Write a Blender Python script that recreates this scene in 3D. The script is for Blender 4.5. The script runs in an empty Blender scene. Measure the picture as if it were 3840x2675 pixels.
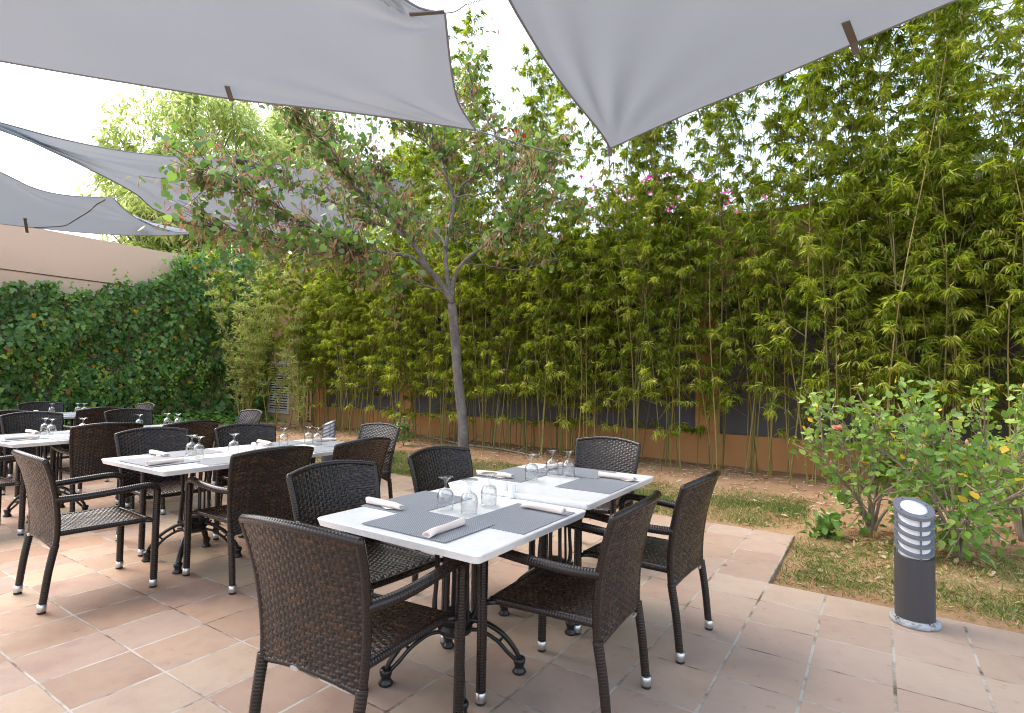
import bpy, math, random
import numpy as np
from mathutils import Vector, Matrix

random.seed(7)
RNG = np.random.default_rng(11)
SC = bpy.context.scene
COL = SC.collection
R = math.radians

# ------------------------------------------------------------------ camera
FPX, PITCH, ROLL, EYE = 2083.2, 0.0413, 0.0185, 1.37
cp, sp, cr, sr = math.cos(PITCH), math.sin(PITCH), math.cos(ROLL), math.sin(ROLL)
FW = np.array([0, cp, sp]); UP0 = np.array([0, -sp, cp]); RT0 = np.array([1.0, 0, 0])
RT = RT0 * cr + UP0 * sr
UP = -RT0 * sr + UP0 * cr
KPX = 3840 / 2296.0

def ray(x, y):
    return FW + RT * ((x * KPX - 1920) / FPX) - UP * ((y * KPX - 1337.5) / FPX)

def at_z(x, y, z):                       # a pixel of the photograph at a known height
    v = ray(x, y)
    return np.array([0, 0, EYE]) + v * ((z - EYE) / v[2])

def at_y(x, y, Y):                       # ... at a known distance
    v = ray(x, y)
    return np.array([0, 0, EYE]) + v * (Y / v[1])

cam_d = bpy.data.cameras.new("camera")
cam = bpy.data.objects.new("camera", cam_d)
COL.objects.link(cam)
cam.matrix_world = Matrix(((RT[0], UP[0], -FW[0], 0), (RT[1], UP[1], -FW[1], 0), (RT[2], UP[2], -FW[2], EYE), (0, 0, 0, 1)))
cam_d.sensor_width = 36
cam_d.lens = 36 * FPX / 3840
cam_d.clip_end = 3000
cam_d.clip_start = 0.05
SC.camera = cam

# ------------------------------------------------------------------ tagging and linking
def tag(o, label=None, cat=None, group=None, kind=None):
    if label: o["label"] = label
    if cat: o["category"] = cat
    if group: o["group"] = group
    if kind: o["kind"] = kind
    return o

def empty(name, loc=(0, 0, 0), rz=0.0):
    o = bpy.data.objects.new(name, None)
    o.empty_display_size = 0.1
    COL.objects.link(o)
    o.location = loc
    o.rotation_euler = (0, 0, rz)
    return o

def build(name, V, F, mat, parent=None, smooth=True, attr=None, uv=None):
    me = bpy.data.meshes.new(name)
    if isinstance(V, np.ndarray): V = V.tolist()
    me.from_pydata(V, [], F)
    if smooth: me.polygons.foreach_set("use_smooth", [True] * len(me.polygons))
    if attr is not None:
        a = me.attributes.new("tint", "FLOAT", "POINT")
        a.data.foreach_set("value", np.asarray(attr, np.float32))
    if mat: me.materials.append(mat)
    me.update()
    o = bpy.data.objects.new(name, me)
    COL.objects.link(o)
    if parent: o.parent = parent
    return o

KIDS = {}
def copy_tree(o, parent=None):
    c = o.copy()
    COL.objects.link(c)
    if parent is not None: c.parent = parent
    for ch in list(o.children): copy_tree(ch, c)
    return c

class MB:                                 # collects shapes for ONE mesh
    def __init__(s): s.V = []; s.F = []; s.A = []
    def add(s, V, F, a=0.5):
        k = len(s.V)
        s.V += [tuple(map(float, v)) for v in V]
        s.F += [tuple(i + k for i in f) for f in F]
        s.A += [a] * len(V)
        return s
    def box(s, c, d, rz=0.0, a=0.5):
        ca, sa = math.cos(rz), math.sin(rz); V = []
        for z in (-.5, .5):
            for x, y in ((-.5, -.5), (.5, -.5), (.5, .5), (-.5, .5)):
                X, Y = x * d[0], y * d[1]
                V.append((c[0] + X * ca - Y * sa, c[1] + X * sa + Y * ca, c[2] + z * d[2]))
        return s.add(V, [(3, 2, 1, 0), (4, 5, 6, 7), (0, 1, 5, 4), (1, 2, 6, 5), (2, 3, 7, 6), (3, 0, 4, 7)], a)
    def lathe(s, prof, n=24, c=(0, 0, 0), a=0.5, caps=True):
        V = []; F = []
        for r, z in prof:
            for k in range(n):
                t = 2 * math.pi * k / n
                V.append((c[0] + r * math.cos(t), c[1] + r * math.sin(t), c[2] + z))
        for i in range(len(prof) - 1):
            for k in range(n):
                F.append((i * n + k, i * n + (k + 1) % n, (i + 1) * n + (k + 1) % n, (i + 1) * n + k))
        if caps:
            F.append(tuple(range(n - 1, -1, -1))); F.append(tuple(range((len(prof) - 1) * n, len(prof) * n)))
        return s.add(V, F, a)
    def tube(s, pts, rad, n=8, a=0.5, caps=True, wrap=None, flat=1.0):
        P = np.asarray(pts, float)
        rad = np.full(len(P), rad, float) if np.isscalar(rad) else np.asarray(rad, float)
        if wrap:                           # wound strands: rings of rising and falling radius
            seg = np.r_[0, np.cumsum(np.linalg.norm(np.diff(P, axis=0), axis=1))]
            m = max(8, int(seg[-1] / wrap * 4))
            q = np.linspace(0, seg[-1], m)
            P = np.stack([np.interp(q, seg, P[:, k]) for k in range(3)], 1)
            rad = np.interp(q, seg, rad) * (0.945 + 0.075 * np.abs(np.sin(math.pi * q / wrap)))
        T = np.gradient(P, axis=0); T /= np.linalg.norm(T, axis=1)[:, None] + 1e-9
        ref = np.array([0, 0, 1.0]) if abs(T[0][2]) < .9 else np.array([0, 1.0, 0])
        N = ref - T[0] * (ref @ T[0]); N /= np.linalg.norm(N)
        V = []; ang = np.arange(n) * 2 * math.pi / n
        for i in range(len(P)):
            N = N - T[i] * (N @ T[i]); N /= np.linalg.norm(N) + 1e-9
            B = np.cross(T[i], N)
            V.append(P[i] + rad[i] * (np.cos(ang)[:, None] * N * flat + np.sin(ang)[:, None] * B))
        V = np.concatenate(V); F = []
        for i in range(len(P) - 1):
            for k in range(n):
                F.append((i * n + k, i * n + (k + 1) % n, (i + 1) * n + (k + 1) % n, (i + 1) * n + k))
        if caps:
            F.append(tuple(range(n - 1, -1, -1))); F.append(tuple(range((len(P) - 1) * n, len(P) * n)))
        return s.add(V, F, a)
    def build(s, name, mat, parent=None, smooth=False):
        return build(name, s.V, s.F, mat, parent, smooth, s.A)

def spline(pts, n=8):                     # Catmull-Rom through the points
    P = np.asarray(pts, float)
    Q = np.vstack([2 * P[0] - P[1], P, 2 * P[-1] - P[-2]]); out = []
    for i in range(1, len(Q) - 2):
        for t in np.linspace(0, 1, n, endpoint=False):
            a, b, c, d = Q[i - 1:i + 3]
            out.append(.5 * (2 * b + (c - a) * t + (2 * a - 5 * b + 4 * c - d) * t * t + (3 * b - a - 3 * c + d) * t ** 3))
    out.append(P[-1])
    return np.array(out)

def bevel(o, w, seg=2, angle=40):
    m = o.modifiers.new("bevel", "BEVEL"); m.width = w; m.segments = seg; m.limit_method = 'ANGLE'; m.angle_limit = R(angle)
    return o

# ------------------------------------------------------------------ materials
def rgb(c): return (c[0], c[1], c[2], 1)

class NT:
    def __init__(s, name):
        s.m = bpy.data.materials.new(name); s.m.use_nodes = True
        s.t = s.m.node_tree; s.n = s.t.nodes; s.l = s.t.links
        s.b = s.n["Principled BSDF"]; s.out = s.n["Material Output"]
    def node(s, typ, **kw):
        n = s.n.new(typ)
        for k, v in kw.items():
            if k in n.inputs: n.inputs[k].default_value = v
            else: setattr(n, k, v)
        return n
    def link(s, a, b): s.l.new(a, b)
    def math(s, op, a, b=None, c=None):
        n = s.n.new("ShaderNodeMath"); n.operation = op
        for i, v in enumerate((a, b, c)):
            if v is None: continue
            if isinstance(v, (int, float)): n.inputs[i].default_value = v
            else: s.link(v, n.inputs[i])
        return n.outputs[0]
    def mix(s, f, a, b, blend='MIX'):
        n = s.n.new("ShaderNodeMix"); n.data_type = 'RGBA'; n.blend_type = blend
        for sock, v in ((n.inputs[0], f), (n.inputs[6], a), (n.inputs[7], b)):
            if isinstance(v, (int, float)): sock.default_value = v
            elif isinstance(v, tuple): sock.default_value = rgb(v)
            else: s.link(v, sock)
        return n.outputs[2]
    def ramp(s, f, stops):
        n = s.n.new("ShaderNodeValToRGB"); e = n.color_ramp.elements
        while len(e) < len(stops): e.new(0.5)
        for k, (p, c) in enumerate(stops):
            e[k].position = p; e[k].color = rgb(c)
        s.link(f, n.inputs[0]); return n.outputs[0]
    def noise(s, scale, detail=4, rough=.55, vec=None):
        n = s.n.new("ShaderNodeTexNoise"); n.inputs["Scale"].default_value = scale
        n.inputs["Detail"].default_value = detail; n.inputs["Roughness"].default_value = rough
        if vec is not None: s.link(vec, n.inputs["Vector"])
        return n.outputs["Fac"]
    def coord(s): return s.n.new("ShaderNodeTexCoord").outputs["Object"]
    def attr(s, name="tint"):
        n = s.n.new("ShaderNodeAttribute"); n.attribute_name = name; return n.outputs["Fac"]
    def bump(s, h, strength=.3, dist=.01):
        n = s.n.new("ShaderNodeBump"); n.inputs["Strength"].default_value = strength; n.inputs["Distance"].default_value = dist
        s.link(h, n.inputs["Height"]); s.link(n.outputs[0], s.b.inputs["Normal"])
    def set(s, col=None, rough=.5, metal=0, spec=.5, **kw):
        if col is not None:
            if isinstance(col, tuple): s.b.inputs["Base Color"].default_value = rgb(col)
            else: s.link(col, s.b.inputs["Base Color"])
        if isinstance(rough, (int, float)): s.b.inputs["Roughness"].default_value = rough
        else: s.link(rough, s.b.inputs["Roughness"])
        s.b.inputs["Metallic"].default_value = metal
        s.b.inputs["Specular IOR Level"].default_value = spec
        return s

def leaf_mat(name, stops, rough=.45, trans=.4, spec=.4):
    t = NT(name)
    c = t.ramp(t.attr(), stops)
    t.set(c, rough, spec=spec)
    tr = t.n.new("ShaderNodeBsdfTranslucent")
    hs = t.n.new("ShaderNodeHueSaturation"); hs.inputs["Saturation"].default_value = 1.1; hs.inputs["Value"].default_value = 1.5
    t.link(c, hs.inputs["Color"]); t.link(hs.outputs[0], tr.inputs[0])
    mx = t.n.new("ShaderNodeMixShader"); mx.inputs[0].default_value = trans
    t.link(t.b.outputs[0], mx.inputs[1]); t.link(tr.outputs[0], mx.inputs[2]); t.link(mx.outputs[0], t.out.inputs[0])
    return t.m

M = {}
def mk_materials():
    # woven resin strands
    t = NT("wicker"); co = t.coord()
    c = t.ramp(t.attr(), [(0, (.006, .0036, .0032)), (.5, (.014, .0075, .0055)), (.82, (.030, .0145, .008)), (1, (.080, .037, .014))])
    c = t.mix(t.noise(6, 3, vec=co), c, t.mix(.5, c, (.02, .014, .012)))
    t.set(c, t.math('MULTIPLY_ADD', t.noise(40, 2, vec=co), .20, .17), spec=.48); t.bump(t.noise(420, 2, vec=co), .12, .001); M['wicker'] = t.m
    t = NT("aluminium"); t.set((.62, .62, .63), .32, 1); M['alu'] = t.m
    t = NT("black_rubber"); t.set((.012, .01, .012), .6); M['rubber'] = t.m
    t = NT("cast_iron"); co = t.coord()
    chip = t.ramp(t.noise(38, 5, .7, co), [(.66, (.010, .010, .011)), (.70, (.12, .12, .12))])
    t.set(chip, .3); t.bump(t.noise(90, 3, vec=co), .15, .002); M['iron'] = t.m
    t = NT("white_laminate"); co = t.coord()
    v = t.ramp(t.noise(5, 8, .65, co), [(.42, (.83, .815, .79)), (.5, (.78, .765, .74)), (.55, (.84, .825, .80))])
    t.set(v, .28); M['top'] = t.m
    # placemat: coarse two-tone vinyl weave
    t = NT("grey_woven_vinyl"); co = t.coord()
    sx = t.n.new("ShaderNodeSeparateXYZ"); t.link(co, sx.inputs[0])
    nz = t.noise(60, 3, vec=co)
    wx = t.math('SINE', t.math('MULTIPLY_ADD', sx.outputs[0], 2 * math.pi / .010, t.math('MULTIPLY', nz, 1.5)))
    wy = t.math('SINE', t.math('MULTIPLY_ADD', sx.outputs[1], 2 * math.pi / .0145, t.math('MULTIPLY', nz, 2.0)))
    k = t.math('MULTIPLY_ADD', t.math('MULTIPLY', wx, wy), .28, t.math('MULTIPLY_ADD', t.noise(230, 2, vec=co), .5, .25))
    t.set(t.ramp(k, [(.12, (.09, .095, .108)), (.5, (.215, .225, .245)), (.88, (.43, .45, .48))]), .55); t.bump(k, .3, .001); M['mat'] = t.m
    t = NT("paper_napkin"); co = t.coord()
    t.set(t.mix(t.noise(12, 4, vec=co), (.72, .60, .53), (.80, .70, .64)), .85, spec=.2); t.bump(t.noise(120, 4, vec=co), .35, .002); M['napkin'] = t.m
    t = NT("cutlery_steel"); t.set((.5, .5, .5), .2, 1); M['steel'] = t.m
    t = NT("clear_glass"); lw = t.node("ShaderNodeLayerWeight"); lw.inputs["Blend"].default_value = .5
    tp = t.node("ShaderNodeBsdfTransparent"); t.link(t.ramp(lw.outputs["Facing"], [(.0, (.97, .975, .975)), (.72, (.93, .94, .94)), (1, (.52, .56, .56))]), tp.inputs[0])
    gl = t.node("ShaderNodeBsdfGlossy"); gl.inputs["Roughness"].default_value = .03
    fr = t.math('MULTIPLY_ADD', t.math('POWER', lw.outputs["Facing"], 2.6), .75, .075)
    mx = t.node("ShaderNodeMixShader"); t.link(fr, mx.inputs[0]); t.link(tp.outputs[0], mx.inputs[1]); t.link(gl.outputs[0], mx.inputs[2]); t.link(mx.outputs[0], t.out.inputs[0]); M['glass'] = t.m
    t = NT("white_china"); t.set((.80, .79, .77), .25); M['china'] = t.m
    # clay floor tiles laid in a grid (object axes are the tile axes)
    t = NT("clay_tiles"); co = t.coord(); sx = t.n.new("ShaderNodeSeparateXYZ"); t.link(co, sx.inputs[0])
    TI, TJ = .3495, .3647
    wob = t.math('MULTIPLY_ADD', t.noise(2.2, 2, vec=co), .012, -.006)
    u = t.math('DIVIDE', t.math('ADD', sx.outputs[0], wob), TI); v = t.math('DIVIDE', t.math('ADD', sx.outputs[1], wob), TJ)
    iu, iv = t.math('FLOOR', u), t.math('FLOOR', v)
    du = t.math('MULTIPLY', t.math('ABSOLUTE', t.math('SUBTRACT', u, t.math('ROUND', u))), TI)
    dv = t.math('MULTIPLY', t.math('ABSOLUTE', t.math('SUBTRACT', v, t.math('ROUND', v))), TJ)
    cx = t.n.new("ShaderNodeCombineXYZ"); t.link(iu, cx.inputs[0]); t.link(iv, cx.inputs[1])
    wn = t.n.new("ShaderNodeTexWhiteNoise"); wn.noise_dimensions = '2D'; t.link(cx.outputs[0], wn.inputs[0])
    cell = wn.outputs["Value"]
    off = t.n.new("ShaderNodeVectorMath"); off.operation = 'ADD'; sc = t.n.new("ShaderNodeVectorMath"); sc.operation = 'SCALE'
    t.link(wn.outputs["Color"], sc.inputs[0]); sc.inputs["Scale"].default_value = 40; t.link(co, off.inputs[0]); t.link(sc.outputs[0], off.inputs[1])
    vec = off.outputs[0]
    cloud = t.noise(3.6, 5, .6, vec); cloud2 = t.noise(9, 4, .6, vec)
    ta = t.ramp(cell, [(0, (.30, .135, .075)), (.16, (.54, .33, .22)), (.34, (.60, .44, .29)), (.5, (.44, .265, .215)), (.66, (.52, .29, .19)), (.8, (.35, .17, .10)), (.92, (.62, .47, .34)), (1, (.45, .30, .25))])
    tb = t.ramp(cloud, [(.32, (.30, .14, .09)), (.45, (.52, .33, .20)), (.55, (.60, .44, .29)), (.68, (.38, .24, .215))])
    c = t.mix(.34, ta, tb)
    c = t.mix(t.math('MULTIPLY', cloud2, .22), c, (.50, .37, .26))
    # tile colour turns paler and greyer to the right over a long soft change
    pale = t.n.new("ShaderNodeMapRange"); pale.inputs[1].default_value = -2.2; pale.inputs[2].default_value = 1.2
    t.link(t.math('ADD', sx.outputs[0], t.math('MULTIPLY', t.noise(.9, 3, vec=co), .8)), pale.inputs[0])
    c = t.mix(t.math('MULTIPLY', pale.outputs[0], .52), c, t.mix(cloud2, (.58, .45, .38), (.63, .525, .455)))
    g1 = t.noise(1.3, 3, vec=co)
    grc = t.ramp(t.noise(5, 4, .6, co), [(.36, (.13, .085, .06)), (.45, (.30, .25, .20)), (.56, (.43, .39, .345)), (.8, (.50, .47, .43))])
    jit = t.math('MULTIPLY_ADD', t.noise(30, 3, vec=co), .004, -.002)
    fu = t.n.new("ShaderNodeMapRange"); fu.inputs[1].default_value = .0078; fu.inputs[2].default_value = .0056; t.link(t.math('ADD', du, jit), fu.inputs[0])
    fv = t.n.new("ShaderNodeMapRange"); fv.inputs[1].default_value = .0058; fv.inputs[2].default_value = .0040; t.link(t.math('ADD', dv, jit), fv.inputs[0])
    gf = t.math('MAXIMUM', fu.outputs[0], fv.outputs[0])
    stain = t.ramp(t.noise(14, 6, .7, co), [(.60, (1, 1, 1)), (.74, (.62, .5, .42))])
    c = t.mix(.7, c, stain, 'MULTIPLY')
    hs = t.n.new("ShaderNodeHueSaturation"); hs.inputs["Value"].default_value = .74; hs.inputs["Saturation"].default_value = .97; t.link(c, hs.inputs["Color"])
    c = t.mix(gf, hs.outputs[0], grc)
    t.set(c, t.math('MULTIPLY_ADD', t.noise(7, 4, vec=co), .25, .42), spec=.35)
    hgt = t.math('SUBTRACT', t.math('MULTIPLY', t.noise(60, 4, vec=co), .12), t.math('MULTIPLY', gf, .5))
    t.bump(hgt, .5, .006); M['tiles'] = t.m
    t = NT("garden_soil"); co = t.coord()
    c = t.ramp(t.noise(1.4, 6, .6, co), [(.3, (.30, .17, .09)), (.5, (.43, .26, .145)), (.7, (.50, .345, .21))])
    c = t.mix(t.noise(26, 5, .7, co), c, t.mix(.6, c, (.20, .12, .07)))
    t.set(c, .95, spec=.1); t.bump(t.noise(45, 6, .7, co), .8, .02); M['soil'] = t.m
    def stucco(name, a, b, bs=.3):
        t = NT(name); co = t.coord()
        c = t.mix(t.noise(.8, 5, .6, co), a, b); c = t.mix(t.math('MULTIPLY', t.noise(16, 5, .7, co), .3), c, (a[0] * .75, a[1] * .75, a[2] * .75))
        t.set(c, .9, spec=.15); t.bump(t.noise(110, 4, .6, co), bs, .006); return t.m
    M['stucco_pink'] = stucco("pinkish_stucco", (.72, .51, .37), (.76, .57, .43))
    M['stucco_ochre'] = stucco("ochre_stucco", (.46, .29, .14), (.54, .36, .19))
    M['stucco_orange'] = stucco("orange_stucco", (.52, .25, .10), (.60, .31, .14))
    M['panel'] = stucco("grey_panel", (.13, .125, .14), (.16, .155, .17), .1)
    t = NT("dark_opening"); t.set((.010, .009, .008), .9); M['dark'] = t.m  # near-black stand-in for the dark inside openings
    t = NT("louvre_paint"); t.set((.55, .50, .42), .5); M['louvre'] = t.m
    t = NT("gate_wood"); co = t.coord(); t.set(t.ramp(t.noise(9, 5, .6, co), [(.3, (.42, .25, .12)), (.7, (.55, .36, .19))]), .7); M['wood'] = t.m
    # sail cloth: light comes through it
    t = NT("grey_sail_cloth"); co = t.coord()
    c = t.mix(t.noise(1.1, 5, .6, co), (.255, .285, .322), (.288, .318, .357)); c = t.mix(t.math('MULTIPLY', t.noise(9, 5, .65, co), .25), c, (.245, .265, .295))
    t.set(c, .85, spec=.1); t.bump(t.noise(300, 2, vec=co), .08, .002)
    tr = t.n.new("ShaderNodeBsdfTranslucent"); t.link(c, tr.inputs[0]); mx = t.n.new("ShaderNodeMixShader"); mx.inputs[0].default_value = .27
    t.link(t.b.outputs[0], mx.inputs[1]); t.link(tr.outputs[0], mx.inputs[2]); t.link(mx.outputs[0], t.out.inputs[0]); M['sail'] = t.m
    t = NT("strap_webbing"); t.set((.15, .14, .135), .8); M['strap'] = t.m
    t = NT("hem_rope"); t.set((.22, .24, .27), .85); M['rope'] = t.m
    # bollard
    t = NT("anthracite_paint"); co = t.coord(); t.set((.052, .05, .056), .45); t.bump(t.noise(220, 2, vec=co), .15, .001); M['anthracite'] = t.m
    t = NT("bollard_grey_paint"); t.set((.14, .15, .175), .4); M['greypaint'] = t.m
    t = NT("opal_diffuser"); t.set((.80, .81, .83), .3); M['opal'] = t.m
    t = NT("mortar"); co = t.coord(); t.set(t.ramp(t.noise(30, 5, .7, co), [(.35, (.16, .17, .19)), (.5, (.34, .36, .38)), (.7, (.46, .48, .50))]), .8); t.bump(t.noise(60, 4, vec=co), .5, .006); M['mortar'] = t.m
    # plants
    M['bamboo_leaf'] = leaf_mat("bamboo_leaf", [(0, (.085, .145, .016)), (.35, (.195, .265, .026)), (.7, (.34, .385, .05)), (.9, (.52, .52, .13)), (.96, (.50, .42, .20)), (1, (.52, .38, .24))], .42, .5)
    M['young_leaf'] = leaf_mat("young_bamboo_leaf", [(0, (.22, .29, .07)), (.6, (.36, .42, .12)), (1, (.50, .52, .2))], .45, .4)
    t = NT("bamboo_culm"); t.set(t.ramp(t.attr(), [(0, (.12, .11, .035)), (.45, (.19, .17, .045)), (.75, (.27, .20, .05)), (1, (.30, .23, .10))]), .42); M['culm'] = t.m
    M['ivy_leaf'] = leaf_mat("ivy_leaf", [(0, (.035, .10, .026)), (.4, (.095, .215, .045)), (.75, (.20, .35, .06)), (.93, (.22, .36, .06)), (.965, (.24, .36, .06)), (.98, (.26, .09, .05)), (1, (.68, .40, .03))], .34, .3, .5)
    t = NT("ivy_stem"); t.set((.09, .06, .035), .8); M['ivy_stem'] = t.m
    M['judas_leaf'] = leaf_mat("round_leaf", [(0, (.065, .125, .035)), (.5, (.13, .235, .05)), (.9, (.24, .37, .08)), (.99, (.30, .42, .1)), (1, (.22, .03, .02))], .4, .3)
    M['pod'] = leaf_mat("seed_pod", [(0, (.24, .17, .075)), (.5, (.36, .25, .14)), (.8, (.33, .16, .12)), (1, (.42, .13, .13))], .6, .3)
    t = NT("smooth_bark"); co = t.coord(); t.set(t.ramp(t.noise(9, 6, .65, co), [(.3, (.10, .085, .076)), (.5, (.165, .145, .132)), (.72, (.25, .23, .21))]), .85); t.bump(t.noise(40, 5, .7, co), .8, .02); M['bark'] = t.m
    t = NT("dark_twig_bark"); co = t.coord(); t.set(t.mix(t.noise(12, 4, vec=co), (.055, .045, .04), (.10, .085, .075)), .85); M['twig'] = t.m
    M['hib_leaf'] = leaf_mat("hibiscus_leaf", [(0, (.09, .18, .035)), (.5, (.19, .32, .06)), (.88, (.32, .44, .09)), (.965, (.42, .50, .14)), (.97, (.62, .44, .03)), (1, (.68, .48, .05))], .38, .38)
    M['petal'] = leaf_mat("pale_orange_petal", [(0, (.82, .40, .27)), (1, (.86, .52, .40))], .6, .3)
    t = NT("shrub_stem"); co = t.coord(); t.set(t.mix(t.noise(14, 4, vec=co), (.20, .155, .11), (.34, .28, .21)), .85); M['stem'] = t.m
    M['far_leaf'] = leaf_mat("sunny_far_leaf", [(0, (.18, .25, .07)), (.5, (.33, .41, .13)), (1, (.50, .56, .25))], .5, .5)  # sunlit brightness is put into these leaf colours
    M['far_dark'] = leaf_mat("dull_far_leaf", [(0, (.07, .10, .04)), (.5, (.13, .17, .07)), (1, (.22, .26, .12))], .5, .35)
    M['bract'] = leaf_mat("magenta_bract", [(0, (.60, .03, .30)), (1, (.75, .10, .45))], .6, .4)
    M['grass'] = leaf_mat("thin_lawn_grass", [(0, (.10, .17, .03)), (.4, (.19, .27, .06)), (.7, (.38, .36, .13)), (1, (.58, .47, .25))], .6, .3)
    M['litter'] = leaf_mat("dry_fallen_leaf", [(0, (.30, .15, .06)), (.5, (.52, .40, .24)), (1, (.66, .58, .44))], .75, .15)
mk_materials()

# ------------------------------------------------------------------ leaf clouds
LANCE = (np.array([(0, 0, 0), (.32, .5, .06), (.68, .36, .0), (1, 0, -.14), (.68, -.36, 0), (.32, -.5, .06), (.5, 0, -.02)]),
         [(0, 6, 1), (1, 6, 2), (2, 6, 3), (3, 6, 4), (4, 6, 5), (5, 6, 0)])
SLIM = (np.array([(0, 0, 0), (.35, .5, .05), (1, 0, -.16), (.35, -.5, .05)]), [(0, 2, 1), (0, 3, 2)])
OVAL = (np.array([(0, 0, 0), (.22, .40, .05), (.55, .5, .03), (1, 0, -.10), (.55, -.5, .03), (.22, -.40, .05), (.45, 0, -.03)]),
        [(0, 6, 1), (1, 6, 2), (2, 6, 3), (3, 6, 4), (4, 6, 5), (5, 6, 0)])
ROUND = (np.array([(0, 0, 0), (-.10, .28, .03), (.18, .52, .06), (.62, .46, .03), (1, 0, -.06), (.62, -.46, .03), (.18, -.52, .06), (-.10, -.28, .03), (.45, 0, -.03)]),
         [(0, 8, 1), (1, 8, 2), (2, 8, 3), (3, 8, 4), (4, 8, 5), (5, 8, 6), (6, 8, 7), (7, 8, 0)])
IVY = (np.array([(0, 0, 0), (-.14, .30, .02), (.16, .58, .02), (.36, .32, .05), (.62, .40, .02), (1, 0, -.08), (.62, -.40, .02), (.36, -.32, .05), (.16, -.58, .02), (-.14, -.30, .02), (.4, 0, 0)]),
       [(0, 10, 1), (1, 10, 2), (2, 10, 3), (3, 10, 4), (4, 10, 5), (5, 10, 6), (6, 10, 7), (7, 10, 8), (8, 10, 9), (9, 10, 0)])

def unit(v): return v / (np.linalg.norm(v, axis=-1, keepdims=True) + 1e-9)

def leaves(name, P, D, N, L, W, tpl, mat, parent=None, tint=None):
    """one mesh of many leaves: P base, D direction, N face normal, L length, W width"""
    P = np.asarray(P, float); D = unit(np.asarray(D, float)); N = np.asarray(N, float)
    S = unit(np.cross(N, D)); N = np.cross(D, S)
    T, F = tpl; n, k = len(P), len(T)
    L = np.broadcast_to(L, n)[:, None, None]; W = np.broadcast_to(W, n)[:, None, None]
    V = P[:, None] + T[None, :, 0:1] * L * D[:, None] + T[None, :, 1:2] * W * S[:, None] + T[None, :, 2:3] * L * N[:, None]
    V = V.reshape(-1, 3)
    F = np.array(F); FF = (F[None] + (np.arange(n) * k)[:, None, None]).reshape(-1, 3)
    me = bpy.data.meshes.new(name)
    me.vertices.add(len(V)); me.vertices.foreach_set("co", V.ravel())
    me.loops.add(FF.size); me.loops.foreach_set("vertex_index", FF.ravel().astype(np.int32))
    me.polygons.add(len(FF)); me.polygons.foreach_set("loop_start", np.arange(0, FF.size, 3, dtype=np.int32))
    me.polygons.foreach_set("loop_total", np.full(len(FF), 3, np.int32))
    a = me.attributes.new("tint", "FLOAT", "POINT")
    if tint is None: tint = RNG.random(n)
    a.data.foreach_set("value", np.repeat(np.asarray(tint), k).astype(np.float32))
    me.polygons.foreach_set("use_smooth", np.ones(len(FF), bool))
    me.update(calc_edges=True); me.validate()
    me.materials.append(mat)
    o = bpy.data.objects.new(name, me); COL.objects.link(o)
    if parent: o.parent = parent
    return o

def rnd(n, s=1.0): return RNG.normal(0, s, (n, 3))

# ------------------------------------------------------------------ ground, patio, path
YAW = -0.5825
GI = np.array([math.cos(YAW), math.sin(YAW)]); GJ = np.array([-math.sin(YAW), math.cos(YAW)])
G0 = np.array([.4988, 2.559]); TI, TJ = .3495, .3647
def grid(i, j): return G0 + GI * i * TI + GJ * j * TJ
def togrid(x, y):
    d = np.array([x, y]) - G0
    return (d @ GI) / TI, (d @ GJ) / TJ

def make_ground():
    xs = np.r_[-600, -200, -60, np.arange(-24, 24.01, .25), 60, 200, 600]
    ys = np.r_[-600, -200, -40, np.arange(-6, 30.01, .25), 60, 200, 600]
    V = []
    for y in ys:
        for x in xs:
            gi, gj = togrid(x, y)
            n = .5 * math.sin(x * 3.1 + 1.3 * math.sin(y * 2.3)) * math.sin(y * 2.7) + .3 * math.sin(x * 7.7 + y * 5.1)
            z = -.03 + .018 * n
            if abs(x) < 26 and -6 < y < 30:
                z = min(z, -.012)
                bed = gj - (9 if gi < 1.05 else 5)
                if bed > 1.5 and gi > -38: z += .03 * min(1, (bed - 1.5) / 3)
            V.append((x, y, z))
    nx = len(xs)
    F = [(j * nx + i, j * nx + i + 1, (j + 1) * nx + i + 1, (j + 1) * nx + i) for j in range(len(ys) - 1) for i in range(nx - 1)]
    o = build("ground", V, F, M['soil']); tag(o, kind="structure")
make_ground()

def slab(name, rects, z0, z1, mat):
    """a slab in tile axes; its object frame is the tile grid"""
    mb = MB()
    for (i0, i1, j0, j1) in rects:
        mb.box(((i0 + i1) / 2 * TI, (j0 + j1) / 2 * TJ, (z0 + z1) / 2), ((i1 - i0) * TI, (j1 - j0) * TJ, z1 - z0))
    o = mb.build(name, mat); o.location = (G0[0], G0[1], 0); o.rotation_euler = (0, 0, YAW)
    return tag(o, kind="structure")
slab("patio", [(-60, 1, -24, 9), (1, 22, -24, 5)], -.12, 0.0, M['tiles'])
slab("path", [(-43, -36.2, 9, 30)], -.12, -.004, M['tiles'])

# ------------------------------------------------------------------ chairs
def weave(ax, az, p=.0142, q=.050):
    """height of a plain weave: horizontal strands p high over stakes spaced q/2"""
    row = np.floor(az / p); fv = az / p - row
    s = np.cos(2 * math.pi * ax / q + math.pi * (row % 2))
    s = np.sign(s) * np.abs(s) ** .55
    hor = s * .0019 + np.sqrt(np.clip(1 - (2 * fv - 1) ** 2, 0, 1)) * .0036 - .0012
    fs = (ax / (q / 2)) - np.round(ax / (q / 2))
    ver = np.where(np.abs(fs) < .2, -.0004 - s * .0016 + .0014 * np.sqrt(np.clip(1 - (fs / .2) ** 2, 0, 1)), -.004)
    h = np.maximum(hor, ver)
    # every strand keeps its own shade
    rid = np.where(hor >= ver, row * 13.7 + np.floor(ax / q + .5 * (row % 2)) * 3.1, np.round(ax / (q / 2)) * 7.9 + 51)
    tone = np.modf(np.abs(np.sin(rid * 12.9898) * 43758.5453))[0]
    return h, tone

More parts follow.
